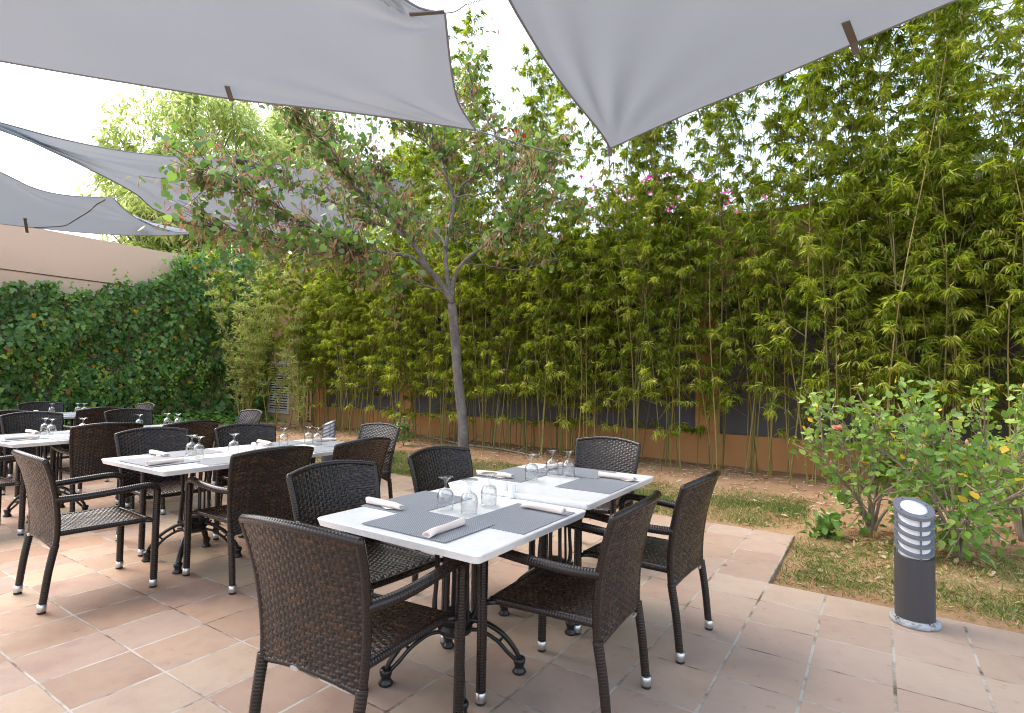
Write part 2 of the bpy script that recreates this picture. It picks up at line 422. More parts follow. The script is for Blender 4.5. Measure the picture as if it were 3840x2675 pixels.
def make_chair():
    root = empty("wicker_armchair")
    W = M['wicker']
    # backrest ---------------------------------------------------
    zp = np.array([.34, .42, .52, .65, .76, .90]); yp = np.array([-.232, -.226, -.229, -.246, -.272, -.320])
    wp = np.array([.232, .238, .246, .257, .267, .277])
    def back(u, v, side):
        zb = .352 + .028 * (1 - u * u); zt = .858 + .030 * (1 - u * u)
        z = zb + v * (zt - zb)
        y = np.interp(z, zp, yp) - .048 * (1 - u * u) * (.35 + .65 * v)
        x = u * np.interp(z, zp, wp)
        return x, y + side * .008, z
    nu, nv = 138, 170
    uu, vv = np.meshgrid(np.linspace(-1, 1, nu), np.linspace(0, 1, nv))
    mb = MB(); allV = []; allF = []; allA = []
    for side in (-1, 1):
        x, y, z = back(uu, vv, side)
        h, tone = weave(x + .003, z)
        V = np.stack([x, y + side * h, z], -1).reshape(-1, 3)
        k = sum(len(v) for v in allV); F = []
        for j in range(nv - 1):
            b = k + j * nu
            for i in range(nu - 1):
                q = (b + i, b + i + 1, b + nu + i + 1, b + nu + i)
                F.append(q if side < 0 else q[::-1])
        allV.append(V); allF += F; allA.append(tone.ravel())
    # wound rim round the sides, top and bottom
    rim = [back(np.array(-1.0), np.array(v), 0) for v in np.linspace(0, 1, 14)] + [back(np.array(u), np.array(1.0), 0) for u in np.linspace(-.97, .97, 22)] + [back(np.array(1.0), np.array(v), 0) for v in np.linspace(1, 0, 14)]
    rim = np.array([[float(c) for c in p] for p in rim])
    mb.tube(rim, .0165, 9, .45, wrap=.0125)
    low = np.array([[float(c) for c in back(np.array(u), np.array(0.0), 0)] for u in np.linspace(-1, 1, 22)])
    mb.tube(low, .013, 8, .4, wrap=.0125)
    k = sum(len(v) for v in allV)
    allV.append(np.array(mb.V)); allF += [tuple(i + k for i in f) for f in mb.F]; allA.append(np.array(mb.A))
    bk = build("backrest", np.concatenate(allV), allF, W, root, True, np.concatenate(allA))
    bd = MB(); 
    V = [(.013 * 1.5 * math.cos(t), y, .0085 * math.sin(t)) for y in (-.0035, .0035) for t in np.linspace(0, 2 * math.pi, 16, endpoint=False)]
    bd.add([(a, b - .2978, c + .405) for a, b, c in V], [tuple(range(16)), tuple(range(31, 15, -1))] + [(i, 16 + i, 16 + (i + 1) % 16, (i + 1) % 16) for i in range(16)])
    bd.build("maker_badge", M['alu'], bk)
    # seat -------------------------------------------------------
    nu, nv = 118, 120
    uu, vv = np.meshgrid(np.linspace(-1, 1, nu), np.linspace(0, 1, nv))
    y = -.235 + vv * .485; hw = .226 + .012 * vv; x = uu * hw
    z = .442 - .012 * (1 - uu ** 2) * (1 - (2 * vv - 1) ** 2) - .012 * np.clip((vv - .86) / .14, 0, 1) ** 2
    h, tone = weave(x + .002, y + .3)
    top = np.stack([x, y, z + h], -1).reshape(-1, 3)
    F = [(j * nu + i, j * nu + i + 1, (j + 1) * nu + i + 1, (j + 1) * nu + i) for j in range(nv - 1) for i in range(nu - 1)]
    mb = MB()
    rim = [(-.226, -.235, .432), (-.232, 0, .432), (-.236, .225, .428), (-.215, .25, .422), (0, .256, .420), (.215, .25, .422), (.236, .225, .428), (.232, 0, .432), (.226, -.235, .432)]
    mb.tube(spline(rim, 6), .0175, 9, .45, wrap=.0125)
    mb.box((0, .005, .418), (.44, .47, .012), a=.1)
    for sx_ in (-1, 1): mb.tube([(sx_ * .225, .21, .423), (sx_ * .272, .262, .423)], .012, 8, .2)
    V = np.vstack([top, np.array(mb.V)])
    F += [tuple(i + len(top) for i in f) for f in mb.F]
    build("seat", V, F, W, root, True, np.r_[np.clip(.25 + .8 * tone.ravel(), 0, 1), mb.A])  # seat strands tinted more golden, a warm reflection put into their colour
    # legs and arms ----------------------------------------------
    for s in (-1, 1):
        mb = MB(); pts = spline([(s * .233, -.275, .045), (s * .234, -.256, .22), (s * .236, -.232, .37)], 10)
        mb.tube(pts, np.linspace(.0195, .021, len(pts)), 10, .42, wrap=.012)
        lg = mb.build("leg", W, root, True)
        foot(lg, s * .2325, -.278, s)
        mb = MB(); mb.tube([(s * .275, .275, .045), (s * .277, .274, .3), (s * .279, .273, .598)], .0215, 10, .42, wrap=.012)
        lg = mb.build("leg", W, root, True)
        foot(lg, s * .275, .275, s)
        mb = MB()
        pts = spline([(s * .254, -.246, .632), (s * .285, -.12, .636), (s * .296, .05, .646), (s * .290, .19, .654), (s * .284, .245, .647), (s * .281, .270, .622), (s * .279, .273, .596)], 8)
        mb.tube(pts, .0215, 10, .45, wrap=.012)
        mb.build("armrest", W, root, True)
    return root

def foot(leg, x, y, s):
    cap = MB().lathe([(.0225, .012), (.0238, .014), (.0235, .05), (.0215, .052)], 16, (x, y, 0)).build("foot_cap", M['alu'], leg, True)
    MB().lathe([(.019, 0), (.0215, .003), (.0215, .0125)], 14, (x, y, 0)).build("rubber_foot", M['rubber'], leg, True)

CHAIRS = [  # back-top middle x, y, facing angle, label
    (-.70, 1.875, 62, "wicker armchair in the foreground, its back to the viewer at the near table end"),
    (-.949, 3.048, -36, "wicker armchair on the left side of the front table, just behind the foreground chair"),
    (-.47, 3.787, -38, "wicker armchair on the left of the front table's raised far half, below the tree trunk"),
    (.81, 4.667, -121.5, "wicker armchair at the far end of the front table, facing the viewer before the bamboo"),
    (1.006, 2.955, 144, "wicker armchair on the front table's right side, the farther of two from the viewer"),
    (.529, 2.342, 149, "wicker armchair on the front table's right side, the nearer of two to the viewer"),
    (-2.833, 3.316, 54, "wicker armchair pulled out from the second table's near end, both arms in full view"),
    (-3.053, 4.78, -36, "wicker armchair behind the second table, left side, its back rising over the near napkins"),
    (-1.561, 3.702, 142.6, "wicker armchair on the near long side of the second table, seen square from behind"),
    (-2.522, 5.327, -40, "wicker armchair behind the second table, left side, over the white salt and pepper pots"),
    (-1.134, 4.324, 149, "wicker armchair at the second table's right side, seen from behind, close to its far end"),
    (-1.336, 5.689, -125, "wicker armchair at the far end of the second table, left of the tree trunk"),
    (-4.6, 4.345, 58, "wicker armchair cut off by the left edge of the photo, one arm and leg showing"),
    (-5.463, 6.375, -32, "wicker armchair left of the third table, its back top reaching the photo's left edge"),
    (-3.777, 5.24, 141, "wicker armchair on the third table's near side, dark back filling the gap before the second"),
    (-4.95, 7.23, -29, "wicker armchair on the far side of the third table, behind its single upturned glass"),
    (-3.221, 5.638, 151, "wicker armchair on the third table's near side, half hidden behind the second table's chairs"),
    (-3.506, 7.516, -127, "wicker armchair at the third table's far end, turned towards us near the ivy's right end"),
    (-7.15, 8.48, -30, "wicker armchair behind the rearmost table, its back against the ivy on the left"),
    (-5.493, 7.473, 152, "wicker armchair on the near side of the rearmost table, seen from behind"),
    (-5.687, 8.664, -122, "wicker armchair at the rearmost table's far end, only its narrow back top showing"),
    (-5.988, 6.582, 149, "wicker armchair at the rearmost table's near corner, only its top strip showing, far left"),
]
chair0 = make_chair()
for k, (bx, by, fa, lab) in enumerate(CHAIRS):
    o = chair0 if k == 0 else copy_tree(chair0)
    f = np.array([math.cos(R(fa)), math.sin(R(fa))])
    p = np.array([bx, by]) + f * .30
    o.location = (p[0], p[1], 0); o.rotation_euler = (0, 0, R(fa - 90))
    tag(o, lab, "chair", "wicker armchairs round the tables")

# ------------------------------------------------------------------ tables
def make_table(name, w, l, h):
    """w across (x), l along (y), top surface at h"""
    root = empty(name)
    r = .022; out = []
    for cx_, cy_, a0 in ((w / 2 - r, l / 2 - r, 0), (-w / 2 + r, l / 2 - r, 90), (-w / 2 + r, -l / 2 + r, 180), (w / 2 - r, -l / 2 + r, 270)):
        for a in np.linspace(a0, a0 + 90, 6): out.append((cx_ + r * math.cos(R(a)), cy_ + r * math.sin(R(a))))
    n = len(out); V = []; F = []
    lv = [(-.012, h - .034), (-.009, h - .0335), (-.0015, h - .008), (0, h - .006), (-.001, h - .0025), (-.004, h)]
    for ins, z in lv:
        for x, y in out: V.append((x * (1 + ins / (w / 2)), y * (1 + ins / (l / 2)), z))
    for i in range(len(lv) - 1):
        for k in range(n): F.append((i * n + k, i * n + (k + 1) % n, (i + 1) * n + (k + 1) % n, (i + 1) * n + k))
    F.append(tuple(range(n - 1, -1, -1))); F.append(tuple(range((len(lv) - 1) * n, len(lv) * n)))
    build("tabletop", V, F, M['top'], root, False)
    I = M['iron']; ht = h - .034
    mb = MB()
    for a in (45, 135): mb.box((0, 0, ht - .009), (.52, .05, .014), R(a))
    mb.box((0, 0, ht - .022), (.17, .17, .012))
    for sx_ in (-1, 1):
        for sy_ in (-1, 1):
            pts = spline([(sx_ * .05, sy_ * .05, .25), (sx_ * .068, sy_ * .068, .32), (sx_ * .062, sy_ * .062, .5), (sx_ * .07, sy_ * .07, ht - .026)], 8)
            mb.tube(pts, np.interp(np.arange(len(pts)), [0, len(pts) / 2, len(pts)], [.016, .011, .014]), 8)
        mb.tube([(sx_ * .072, 0, .27), (sx_ * .066, 0, .5), (sx_ * .072, 0, ht - .026)], .008, 8)
        mb.tube([(0, sx_ * .072, .27), (0, sx_ * .066, .5), (0, sx_ * .072, ht - .026)], .008, 8)
    mb.lathe([(.055, .20), (.078, .215), (.080, .235), (.066, .25), (.076, .27), (.082, .285), (.06, .30), (.045, .31)], 20)
    bevel(mb.build("pedestal", I, root), .003)
    for a in (45, 135, 225, 315):
        ca, sa = math.cos(R(a)), math.sin(R(a)); mb = MB()
        up = spline([(.06, 0, .262), (.13, 0, .245), (.22, 0, .185), (.285, 0, .105), (.305, 0, .06)], 7)
        lo = spline([(.058, 0, .215), (.12, 0, .205), (.195, 0, .155), (.25, 0, .095), (.285, 0, .062)], 7)
        rot = lambda P: [(p[0] * ca, p[0] * sa, p[2]) for p in P]
        mb.tube(rot(up), np.linspace(.019, .016, len(up)), 8, flat=.7)
        mb.tube(rot(lo), np.linspace(.011, .012, len(lo)), 8, flat=.8)
        for q in (8, 15): mb.tube([rot([up[q]])[0], rot([lo[q]])[0]], .007, 6)
        mb.lathe([(.030, 0), (.034, .008), (.026, .018), (.021, .032), (.027, .045), (.030, .062), (.022, .072)], 14, (.305 * ca, .305 * sa, 0))
        mb.tube([(.06 * ca, .06 * sa, .238), (.10 * ca, .10 * sa, .262), (.115 * ca, .115 * sa, .28)], [.014, .010, .006], 6)
        mb.build("foot", I, root, True)
    return root

def place(o, x, y, ang): o.location = (x, y, 0); o.rotation_euler = (0, 0, R(ang - 90)); return o
TG = "white bistro tables pushed together in rows"
TABLES = {}
def table(key, x, y, ang, h, label, w=.90, l=.90, src=None):
    o = make_table("bistro_table", w, l, h) if src is None else copy_tree(src)
    place(o, x, y, ang); tag(o, label, "table", TG); TABLES[key] = (x, y, ang, h, w, l); return o
table('1a', -.238, 2.60, 56.5, .745, "white table with black iron base, front row, nearest to the viewer, set with three glasses", .90, .88)
table('1b', .279, 3.368, 57.6, .775, "white table standing slightly higher, joined to the far edge of the nearest table", .89, .98)
t2 = table('2a', -2.334, 4.172, 57.5, .745, "white table beside the pulled-out chair, near half of the second row")
table('2b', -1.847, 4.936, 57.5, .745, "white table under the salt and pepper pots, far half of the second row", src=t2)
t3 = table('3a', -4.411, 5.362, 63.5, .745, "white table at the photo's left edge, near half of the third row", .95, .96)
table('3b', -3.98, 6.226, 63.5, .745, "white table mostly hidden by chairs, far half of the third row", .95, .96, t3)
table('4b', -6.45, 8.15, 60, .745, "rearmost white table nearest the ivy, with a white pot and three glasses", src=t3)
table('4a', -6.93, 7.318, 60, .745, "white table almost hidden behind chairs at the left edge, next to the rearmost table", src=t3)

def on_table(key, a, b):                 # metres along / to the left of the table's middle
    x, y, ang, h, w, l = TABLES[key]
    A = np.array([math.cos(R(ang)), math.sin(R(ang))]); B = np.array([-A[1], A[0]])
    p = np.array([x, y]) + A * a + B * b
    return p[0], p[1], h, ang

# placemats ------------------------------------------------------
mat0 = MB().box((0, 0, .00125), (.46, .325, .0025)).build("placemat", M['mat'])
MATS = [('1a', -.235, -.03, 90, "grey placemat across the near end of the front table"),
        ('1a', .06, .30, 0, "grey placemat on the left of the front table's near half, under the glass's edge"),
        ('1a', .115, -.27, 0, "grey placemat on the right of the front table's near half"),
        ('1b', .01, -.27, 0, "grey placemat on the right of the front table's raised far half"),
        ('1b', .0, .275, 0, "grey placemat on the left of the front table's raised far half"),
        ('1b', .30, .03, 90, "grey placemat across the far end of the front table"),
        ('2a', -.265, .0, 90, "grey placemat across the near end of the second table, under a long napkin"),
        ('2a', .08, -.275, 0, "grey placemat on the right of the second table's near half"),
        ('2a', .06, .28, 0, "grey placemat on the left of the second table's near half, its edge curling"),
        ('2b', .04, -.275, 0, "grey placemat on the right of the second table's far half"),
        ('2b', -.01, .275, 0, "grey placemat on the left of the second table's far half"),
        ('2b', .27, .0, 90, "grey placemat across the far end of the second table"),
        ('3a', -.28, .0, 90, "grey placemat across the third table's near end at the left edge"),
        ('3a', .08, -.29, 0, "grey placemat on the third table's right side, in its near half"),
        ('3a', .06, .29, 0, "grey placemat on the third table's left side, beside a rolled napkin"),
        ('3b', .0, .29, 0, "grey placemat on the third table's far half, left side"),
        ('3b', .05, -.29, 0, "grey placemat on the third table's far half, right side"),
        ('4b', .0, -.28, 0, "grey placemat on the rearmost table, near side"),
        ('4b', .0, .28, 0, "grey placemat on the rearmost table, ivy side")]
for k, (key, a, b, rz, lab) in enumerate(MATS):
    o = mat0 if k == 0 else mat0.copy()
    if k: COL.objects.link(o)
    x, y, h, ang = on_table(key, a, b)
    o.location = (x, y, h + .0008 + (.0030 if rz == 90 else 0)); o.rotation_euler = (0, 0, R(ang + rz))
    tag(o, lab, "placemat", "grey woven placemats")

# goblets turned upside down ---------------------------------------
gprof = [(.0345, .0), (.0365, .0), (.0385, .02), (.0400, .045), (.0400, .062), (.0365, .080), (.0270, .092), (.0135, .0985), (.0075, .103), (.0058, .112), (.0056, .122), (.0075, .133), (.0145, .143), (.0270, .1495), (.0380, .1528), (.0390, .1540), (.0380, .1552), (.0190, .1545), (.0001, .1540)]
gin = [(.0001, .0935), (.0120, .0930), (.0250, .0880), (.0345, .0775), (.0380, .062), (.0380, .045), (.0367, .02), (.0345, .0)]
glass0 = MB().lathe(gin + gprof[1:], 40, caps=False).build("wine_glass", M['glass'], None, True)
GL = [(-.301, 2.643, .745, "upturned glass on the front table's near half, left of its three"),
      (-.184, 2.578, .745, "upturned glass on the front table's near half, nearest the viewer and middle of three"),
      (-.101, 2.756, .745, "upturned glass on the front table's near half, beside the salt and pepper pots"),
      (.127, 3.291, .775, "upturned glass on the front table's far half, left and nearest of its three"),
      (.263, 3.488, .775, "upturned glass on the front table's far half, middle of three, a napkin showing through"),
      (.362, 3.45, .775, "upturned glass on the front table's far half, close to the far chair's back"),
      (-2.408, 4.222, .745, "upturned glass on the second table, left of the overlapping pair by the near napkins"),
      (-2.304, 4.136, .745, "upturned glass on the second table, right and nearer of the overlapping pair"),
      (-2.165, 4.377, .745, "lone upturned glass on the second table, left of the salt and pepper pots"),
      (-2.01, 4.951, .745, "upturned glass on the second table's far half, just past the pots' napkin"),
      (-1.851, 5.123, .745, "upturned glass at the second table's far end, left of the pair before the bollard"),
      (-1.749, 5.063, .745, "upturned glass at the second table's far end, right of the pair, a napkin beside it"),
      (-4.596, 5.512, .745, "upturned glass on the third table, left of the pair at the photo's left edge"),
      (-4.454, 5.415, .745, "upturned glass on the third table, right of the pair at the photo's left edge"),
      (-4.286, 5.594, .745, "upturned glass on the third table, only its foot and shoulder over a chair back"),
      (-4.12, 6.19, .745, "lone upturned glass before the light back of the third table's far chair"),
      (-3.98, 6.46, .745, "upturned glass on the third table's far half, left of the pair against the ivy"),
      (-3.83, 6.42, .745, "upturned glass on the third table's far half, right of the pair against the ivy"),
      (-6.59, 8.0, .745, "upturned glass on the rearmost table before a chair back, next to the white pot"),
      (-6.37, 8.2, .745, "upturned glass on the rearmost table, left of the pair against the ivy"),
      (-6.24, 8.15, .745, "upturned glass on the rearmost table, right of the pair against the ivy")]
for k, (x, y, z, lab) in enumerate(GL):
    o = glass0 if k == 0 else glass0.copy()
    if k: COL.objects.link(o)
    o.location = (x, y, z + .0065); o.rotation_euler = (0, 0, k * 1.3)
    tag(o, lab, "glass", "upturned wine glasses")

# rolled napkins ---------------------------------------------------
def make_napkin(seed, L=.235, flare=True):
    rn = random.Random(seed); root = None
    n, m = 26, 20; V = []
    for i in range(m):
        t = i / (m - 1); x = (t - .5) * L
        rr = .0165 * (1 + .06 * math.sin(5 * t + seed)) * (1 - (.30 * ((t - .8) / .2) if t > .8 else 0))
        fl = 1.0 if t < .8 else 1 + .9 * (t - .8) / .2
        off = .010 * max(0, t - .7) * math.sin(seed)
        for k in range(n):
            a = 2 * math.pi * k / n; q = rr * (1 + .05 * math.sin(3 * a + 6 * t + seed) + (.10 if k == 5 else 0))
            V.append((x + .004 * math.sin(2 * a + seed) * (1 if i in (0, m - 1) else 0), off + q * fl * math.cos(a), .0005 + max(0, .0148 * (1 - .3 * max(0, (t - .8) / .2)) + q * .9 * math.sin(a))))
    F = [(i * n + k, i * n + (k + 1) % n, (i + 1) * n + (k + 1) % n, (i + 1) * n + k) for i in range(m - 1) for k in range(n)]
    # inner layers of the roll at both ends
    for i, s in ((0, -1), (m - 1, 1)):
        b = len(V); c = np.mean(V[i * n:(i + 1) * n], axis=0)
        for f_, dx in ((.72, 0), (.66, -.012), (.3, -.012)):
            for k in range(n):
                p = np.array(V[i * n + k]); q = c + (p - c) * f_; V.append((q[0] + s * dx, q[1], q[2]))
        for lay in range(3):
            for k in range(n):
                lo = i * n + k if lay == 0 else b + (lay - 1) * n + k
                lo2 = i * n + (k + 1) % n if lay == 0 else b + (lay - 1) * n + (k + 1) % n
                F.append((lo, lo2, b + lay * n + (k + 1) % n, b + lay * n + k) if s > 0 else (lo2, lo, b + lay * n + k, b + lay * n + (k + 1) % n))
        F.append(tuple(b + 2 * n + k for k in (range(n) if s > 0 else range(n - 1, -1, -1))))
    o = build("napkin_roll", V, F, M['napkin'], None, True)
    # loose corner lying beside the roll
    mb = MB(); q = .02 + .05 * rn.random()
    mb.add([(q - .03, -.015, .004), (q + .05, -.014, .004), (q + .02, -.034, .0012), (q - .03, -.015, .0045), (q + .05, -.014, .0045), (q + .02, -.034, .0017)],
           [(0, 2, 1), (3, 4, 5), (0, 1, 4, 3), (1, 2, 5, 4), (2, 0, 3, 5)])
    mb.build("loose_corner", M['napkin'], o)
    return o
naps = [make_napkin(s) for s in (1, 2, 3)]
NP = [(-.694, 2.754, -.502, 2.618, .745, "rolled napkin on the front table's left placemat, by the near left chair"),
      (-.190, 2.383, -.323, 2.172, .745, "rolled napkin nearest the viewer, lying along the front table's end placemat"),
      (.259, 2.585, .067, 2.731, .745, "rolled napkin with an open end on the right of the front table's near half"),
      (-.193, 3.432, .009, 3.344, .775, "rolled napkin on the left of the front table's far half, behind a glass"),
      (.551, 3.457, .738, 3.315, .775, "rolled napkin on the right corner of the front table's far half"),
      (.24, 3.662, .37, 3.844, .775, "rolled napkin at the front table's far end, seen through the glasses"),
      (-2.759, 4.286, -2.539, 4.142, .745, "short-looking rolled napkin on the second table's left placemat, dark cutlery in its end"),
      (-2.415, 3.706, -2.298, 3.935, .745, "long rolled napkin on the second table's near end placemat"),
      (-2.32, 5.109, -2.092, 4.919, .745, "rolled napkin behind the white salt and pepper pots of the second table"),
      (-1.828, 5.228, -1.689, 5.377, .745, "rolled napkin at the second table's far end, beside the last glasses"),
      (-4.85, 5.60, -4.64, 5.477, .745, "rolled napkin with dark cutlery end on the third table, near the glass pair"),
      (-4.472, 4.944, -4.339, 5.143, .745, "long rolled napkin on the third table's near edge at the photo's left"),
      (-6.73, 7.9, -6.62, 7.93, .745, "rolled napkin on the rearmost table beside the white pot")]
for k, (x0, y0, x1, y1, z, lab) in enumerate(NP):
    o = naps[k] if k < 3 else copy_tree(naps[k % 3])
    o.location = ((x0 + x1) / 2, (y0 + y1) / 2, z + .006); o.rotation_euler = (0, 0, math.atan2(y1 - y0, x1 - x0))
    tag(o, lab, "napkin", "rolled paper napkins")
for k in (6, 10):                       # knife handles show at these ends
    pass

# salt and pepper --------------------------------------------------
def shaker(x, y, z, holes, label):
    o = MB().lathe([(.020, 0), (.0225, .002), (.0215, .02), (.0205, .055), (.0195, .064), (.014, .071), (.004, .0735), (.0001, .0736)], 24).build("condiment_shaker", M['china'], None, True)
    hb = MB()
    for k in range(holes):
        a = 2 * math.pi * k / holes
        hb.lathe([(.0012, .0728), (.0012, .0737)], 8, (.0045 * math.cos(a), .0045 * math.sin(a), 0))
    hb.build("pour_holes", M['rubber'], o)
    o.location = (x, y, z + .001); tag(o, label, "shaker", "white salt and pepper shakers")
shaker(-.03, 3.01, .745, 5, "white shaker on the front table, left and farther of the pair at the table joint")
shaker(.012, 2.965, .745, 3, "white shaker on the front table, right and nearer of the pair at the table joint")
shaker(-2.098, 4.57, .745, 5, "white shaker on the second table, left of the pair")
shaker(-2.024, 4.532, .745, 3, "white shaker on the second table, right of the pair")
pot = MB().lathe([(.026, 0), (.030, .003), (.031, .03), (.029, .05), (.026, .058), (.024, .060), (.022, .056), (.0001, .054)], 24, caps=True).build("sugar_pot", M['china'], None, True)
pot.location = (-6.77, 7.95, .746); tag(pot, "small white pot on the rearmost table, left of its glasses", "pot")

# ------------------------------------------------------------------ bollard lights
def make_bollard(name, x, y, rz, label, slope=.42):
    root = empty(name, (x, y, 0), rz)
    r = .098; n = 40
    def ell(rad, z, sl):                # ring in the sloping plane; low side is local -Y
        return [(rad * math.cos(2 * math.pi * k / n), rad * math.sin(2 * math.pi * k / n), z + sl * rad * math.sin(2 * math.pi * k / n)) for k in range(n)]
    def ringsolid(ri, ro, z0, z1, sl):
        V = ell(ro, z0, sl) + ell(ro, z1, sl) + ell(ri, z1, sl) + ell(ri, z0, sl); F = []
        for a, b in ((0, 1), (1, 2), (2, 3), (3, 0)):
            for k in range(n): F.append((a * n + k, a * n + (k + 1) % n, b * n + (k + 1) % n, b * n + k))
        return V, F
    mb = MB()
    mb.lathe([(.119, 0), (.126, .008), (.122, .026), (.110, .033), (.10, .036)], 26)
    b = mb.build("base_plinth", M['mortar'], root, True)
    bb = MB()
    for a in (20, 110, 200, 290):
        bb.lathe([(.012, .030), (.012, .037), (.006, .038), (.006, .045)], 8, (.114 * math.cos(R(a)), .114 * math.sin(R(a)), 0))
    bb.build("anchor_bolts", M['steel'], b)
    # body, cut on the slope
    V = ell(r, .034, 0) + ell(r, .395, slope * .35) + ell(r - .006, .395, slope * .35); F = []
    for a in (0, 1):
        for k in range(n): F.append((a * n + k, a * n + (k + 1) % n, (a + 1) * n + (k + 1) % n, (a + 1) * n + k))
    F.append(tuple(range(2 * n, 3 * n)))
    build("post", V, F, M['anthracite'], root, False)
    V = ell(.078, .37, 0) + ell(.078, .655, slope); F = [(k, (k + 1) % n, n + (k + 1) % n, n + k) for k in range(n)]
    build("diffuser", V, F, M['opal'], root, True)
    mb = MB()
    for q in range(4):
        z = .435 + q * .051
        mb.add(*ringsolid(.074, r, z, z + .013, slope))
    for a in (-90, 0, 90, 180):
        x_, y_ = .088 * math.cos(R(a)), .088 * math.sin(R(a))
        mb.tube([(x_, y_, .38), (x_, y_, .64 + slope * y_)], .0045, 8)
    mb.build("louvre_rings", M['greypaint'], root)
    V, F = ringsolid(.066, r + .002, .645, .664, slope)
    cap = build("cap_ring", V, F, M['greypaint'], root, False)
    V = ell(.067, .650, slope) + ell(.064, .666, slope) + ell(.03, .671, slope); F = []
    for a in (0, 1):
        for k in range(n): F.append((a * n + k, a * n + (k + 1) % n, (a + 1) * n + (k + 1) % n, (a + 1) * n + k))
    F.append(tuple(range(2 * n, 3 * n)))
    build("top_lens", V, F, M['opal'], root, True)
    sb = MB()
    for a in (20, 110, 200, 290):
        x_, y_ = .082 * math.cos(R(a)), .082 * math.sin(R(a))
        sb.lathe([(.004, .663), (.004, .6655)], 8, (x_, y_, slope * y_))
    sb.build("cap_screws", M['rubber'], cap)
    tag(root, label, "bollard light", "garden bollard lights")
    return root
make_bollard("bollard_light", 2.372, 3.29, R(-14), "dark grey bollard light with slanted louvred head at the patio edge, before the flowering shrubs")
make_bollard("bollard_light", -2.753, 8.46, R(-62), "bollard light behind the second table's far end, only its slanted louvred head showing")

# ------------------------------------------------------------------ walls
WD = np.array([math.cos(R(-35)), math.sin(R(-35))]); WN = np.array([WD[1], -WD[0]])
def wall_pt(s, off): p = np.array([0, 12.0]) + WD * s + WN * off; return p   # off: metres out from the wall towards the patio
def wframe(name):
    return empty(name, (0, 12.0, 0), R(-35))
# local x along the wall, local -y towards the patio
wr = wframe("garden_wall")
S0, S1, HT = -6.75, 13.0, 4.5
L_ = S1 - S0; mid = (S0 + S1) / 2
MB().box((mid, .20, 1.5), (L_, .30, 3.0)).build("panel_band", M['panel'], wr)
MB().box((mid, -.03, .21), (L_ + .02, .20, .62)).build("plinth", M['stucco_orange'], wr)
MB().box((mid, .10, 2.86), (L_, .14, .22)).build("shadow_gap", M['dark'], wr)  # solid strip, the gap's shadow put into its near-black colour
MB().box((mid, .06, 3.56), (L_, .30, 1.15)).build("upper_wall", M['stucco_ochre'], wr)
MB().box((mid, .05, 4.17), (L_ + .1, .42, .09)).build("coping", M['stucco_ochre'], wr)
for s in (S0 + .2, -3.15, 4.15, 11.4): MB().box((s, .0, 1.66), (.38, .16, 2.6)).build("pilaster", M['stucco_orange'], wr)
tag(wr, "ochre garden wall with grey panels and an orange plinth, behind the bamboo", "wall")
# wall with the vent, beyond the gate
we = wframe("end_wall")
e0, e1 = -11.2, -7.75
MB().box(((e0 + e1) / 2, .25, 2.3), (e1 - e0, .3, 4.6)).build("wall", M['stucco_ochre'], we)
tag(we, "ochre rendered wall holding the louvred vent, beside the wooden gate", "wall")
vt = wframe("louvre_vent")
vx, vz, vw, vh = -8.75, 1.0, 1.05, 1.45
mb = MB()
for dx in (-1, 1): mb.box((vx + dx * vw / 2, .08, vz), (.07, .06, vh))
for dz in (-1, 1): mb.box((vx, .08, vz + dz * (vh / 2 + .03)), (vw + .07, .06, .07))
mb.build("frame", M['louvre'], vt)
MB().box((vx, .095, vz), (vw, .006, vh)).build("backing", M['dark'], vt)
mb = MB()
for q in range(19):
    z = vz - vh / 2 + .04 + q * (vh - .08) / 18
    mb.add([(vx - vw / 2 + .03, .052, z - .016), (vx + vw / 2 - .03, .052, z - .016), (vx + vw / 2 - .03, .09, z + .022), (vx - vw / 2 + .03, .09, z + .022), (vx - vw / 2 + .03, .058, z - .018), (vx + vw / 2 - .03, .058, z - .018), (vx + vw / 2 - .03, .096, z + .020), (vx - vw / 2 + .03, .096, z + .020)],
           [(0, 1, 2, 3), (7, 6, 5, 4), (0, 4, 5, 1), (3, 2, 6, 7), (0, 3, 7, 4), (1, 5, 6, 2)])
mb.build("slats", M['louvre'], vt)
tag(vt, "pale louvred metal vent low in the ochre wall, by the gate", "vent")
gt = wframe("picket_gate")
g0, g1 = -7.70, -6.80; gm = (g0 + g1) / 2
for q in range(5):
    px = g0 + .10 + q * .175; hh = 1.28 + .05 * math.sin(q * 2.1)
    mb = MB(); a, b = .05, .014
    mb.add([(px - a, .15 - b, .06), (px + a, .15 - b, .06), (px + a, .15 - b, hh), (px, .15 - b, hh + .09), (px - a, .15 - b, hh), (px - a, .15 + b, .06), (px + a, .15 + b, .06), (px + a, .15 + b, hh), (px, .15 + b, hh + .09), (px - a, .15 + b, hh)],
           [(0, 1, 2, 3, 4), (9, 8, 7, 6, 5), (0, 5, 6, 1), (1, 6, 7, 2), (2, 7, 8, 3), (3, 8, 9, 4), (4, 9, 5, 0)])
    mb.build("picket", M['wood'], gt)
for z in (.30, .98): MB().box((gm, .19, z), (g1 - g0 - .04, .045, .10)).build("rail", M['wood'], gt)
tag(gt, "brown wooden picket gate in the gap between ochre wall and bamboo", "gate")
sh = wframe("gate_recess")
MB().box((gm, 2.2, 1.6), (2.6, .1, 3.6)).build("back_wall", M['dark'], sh)  # near-black walls put the darkness behind the gate into colour
MB().box((gm - .62, 1.3, 1.6), (.08, 1.8, 3.6)).build("side_wall", M['dark'], sh)  # added with its twin to close off a bright sliver
MB().box((gm + .66, 1.3, 1.6), (.08, 1.8, 3.6)).build("side_wall", M['dark'], sh)
MB().box((gm, 1.2, 3.3), (1.2, 2.2, .12)).build("ceiling_slab", M['dark'], sh)
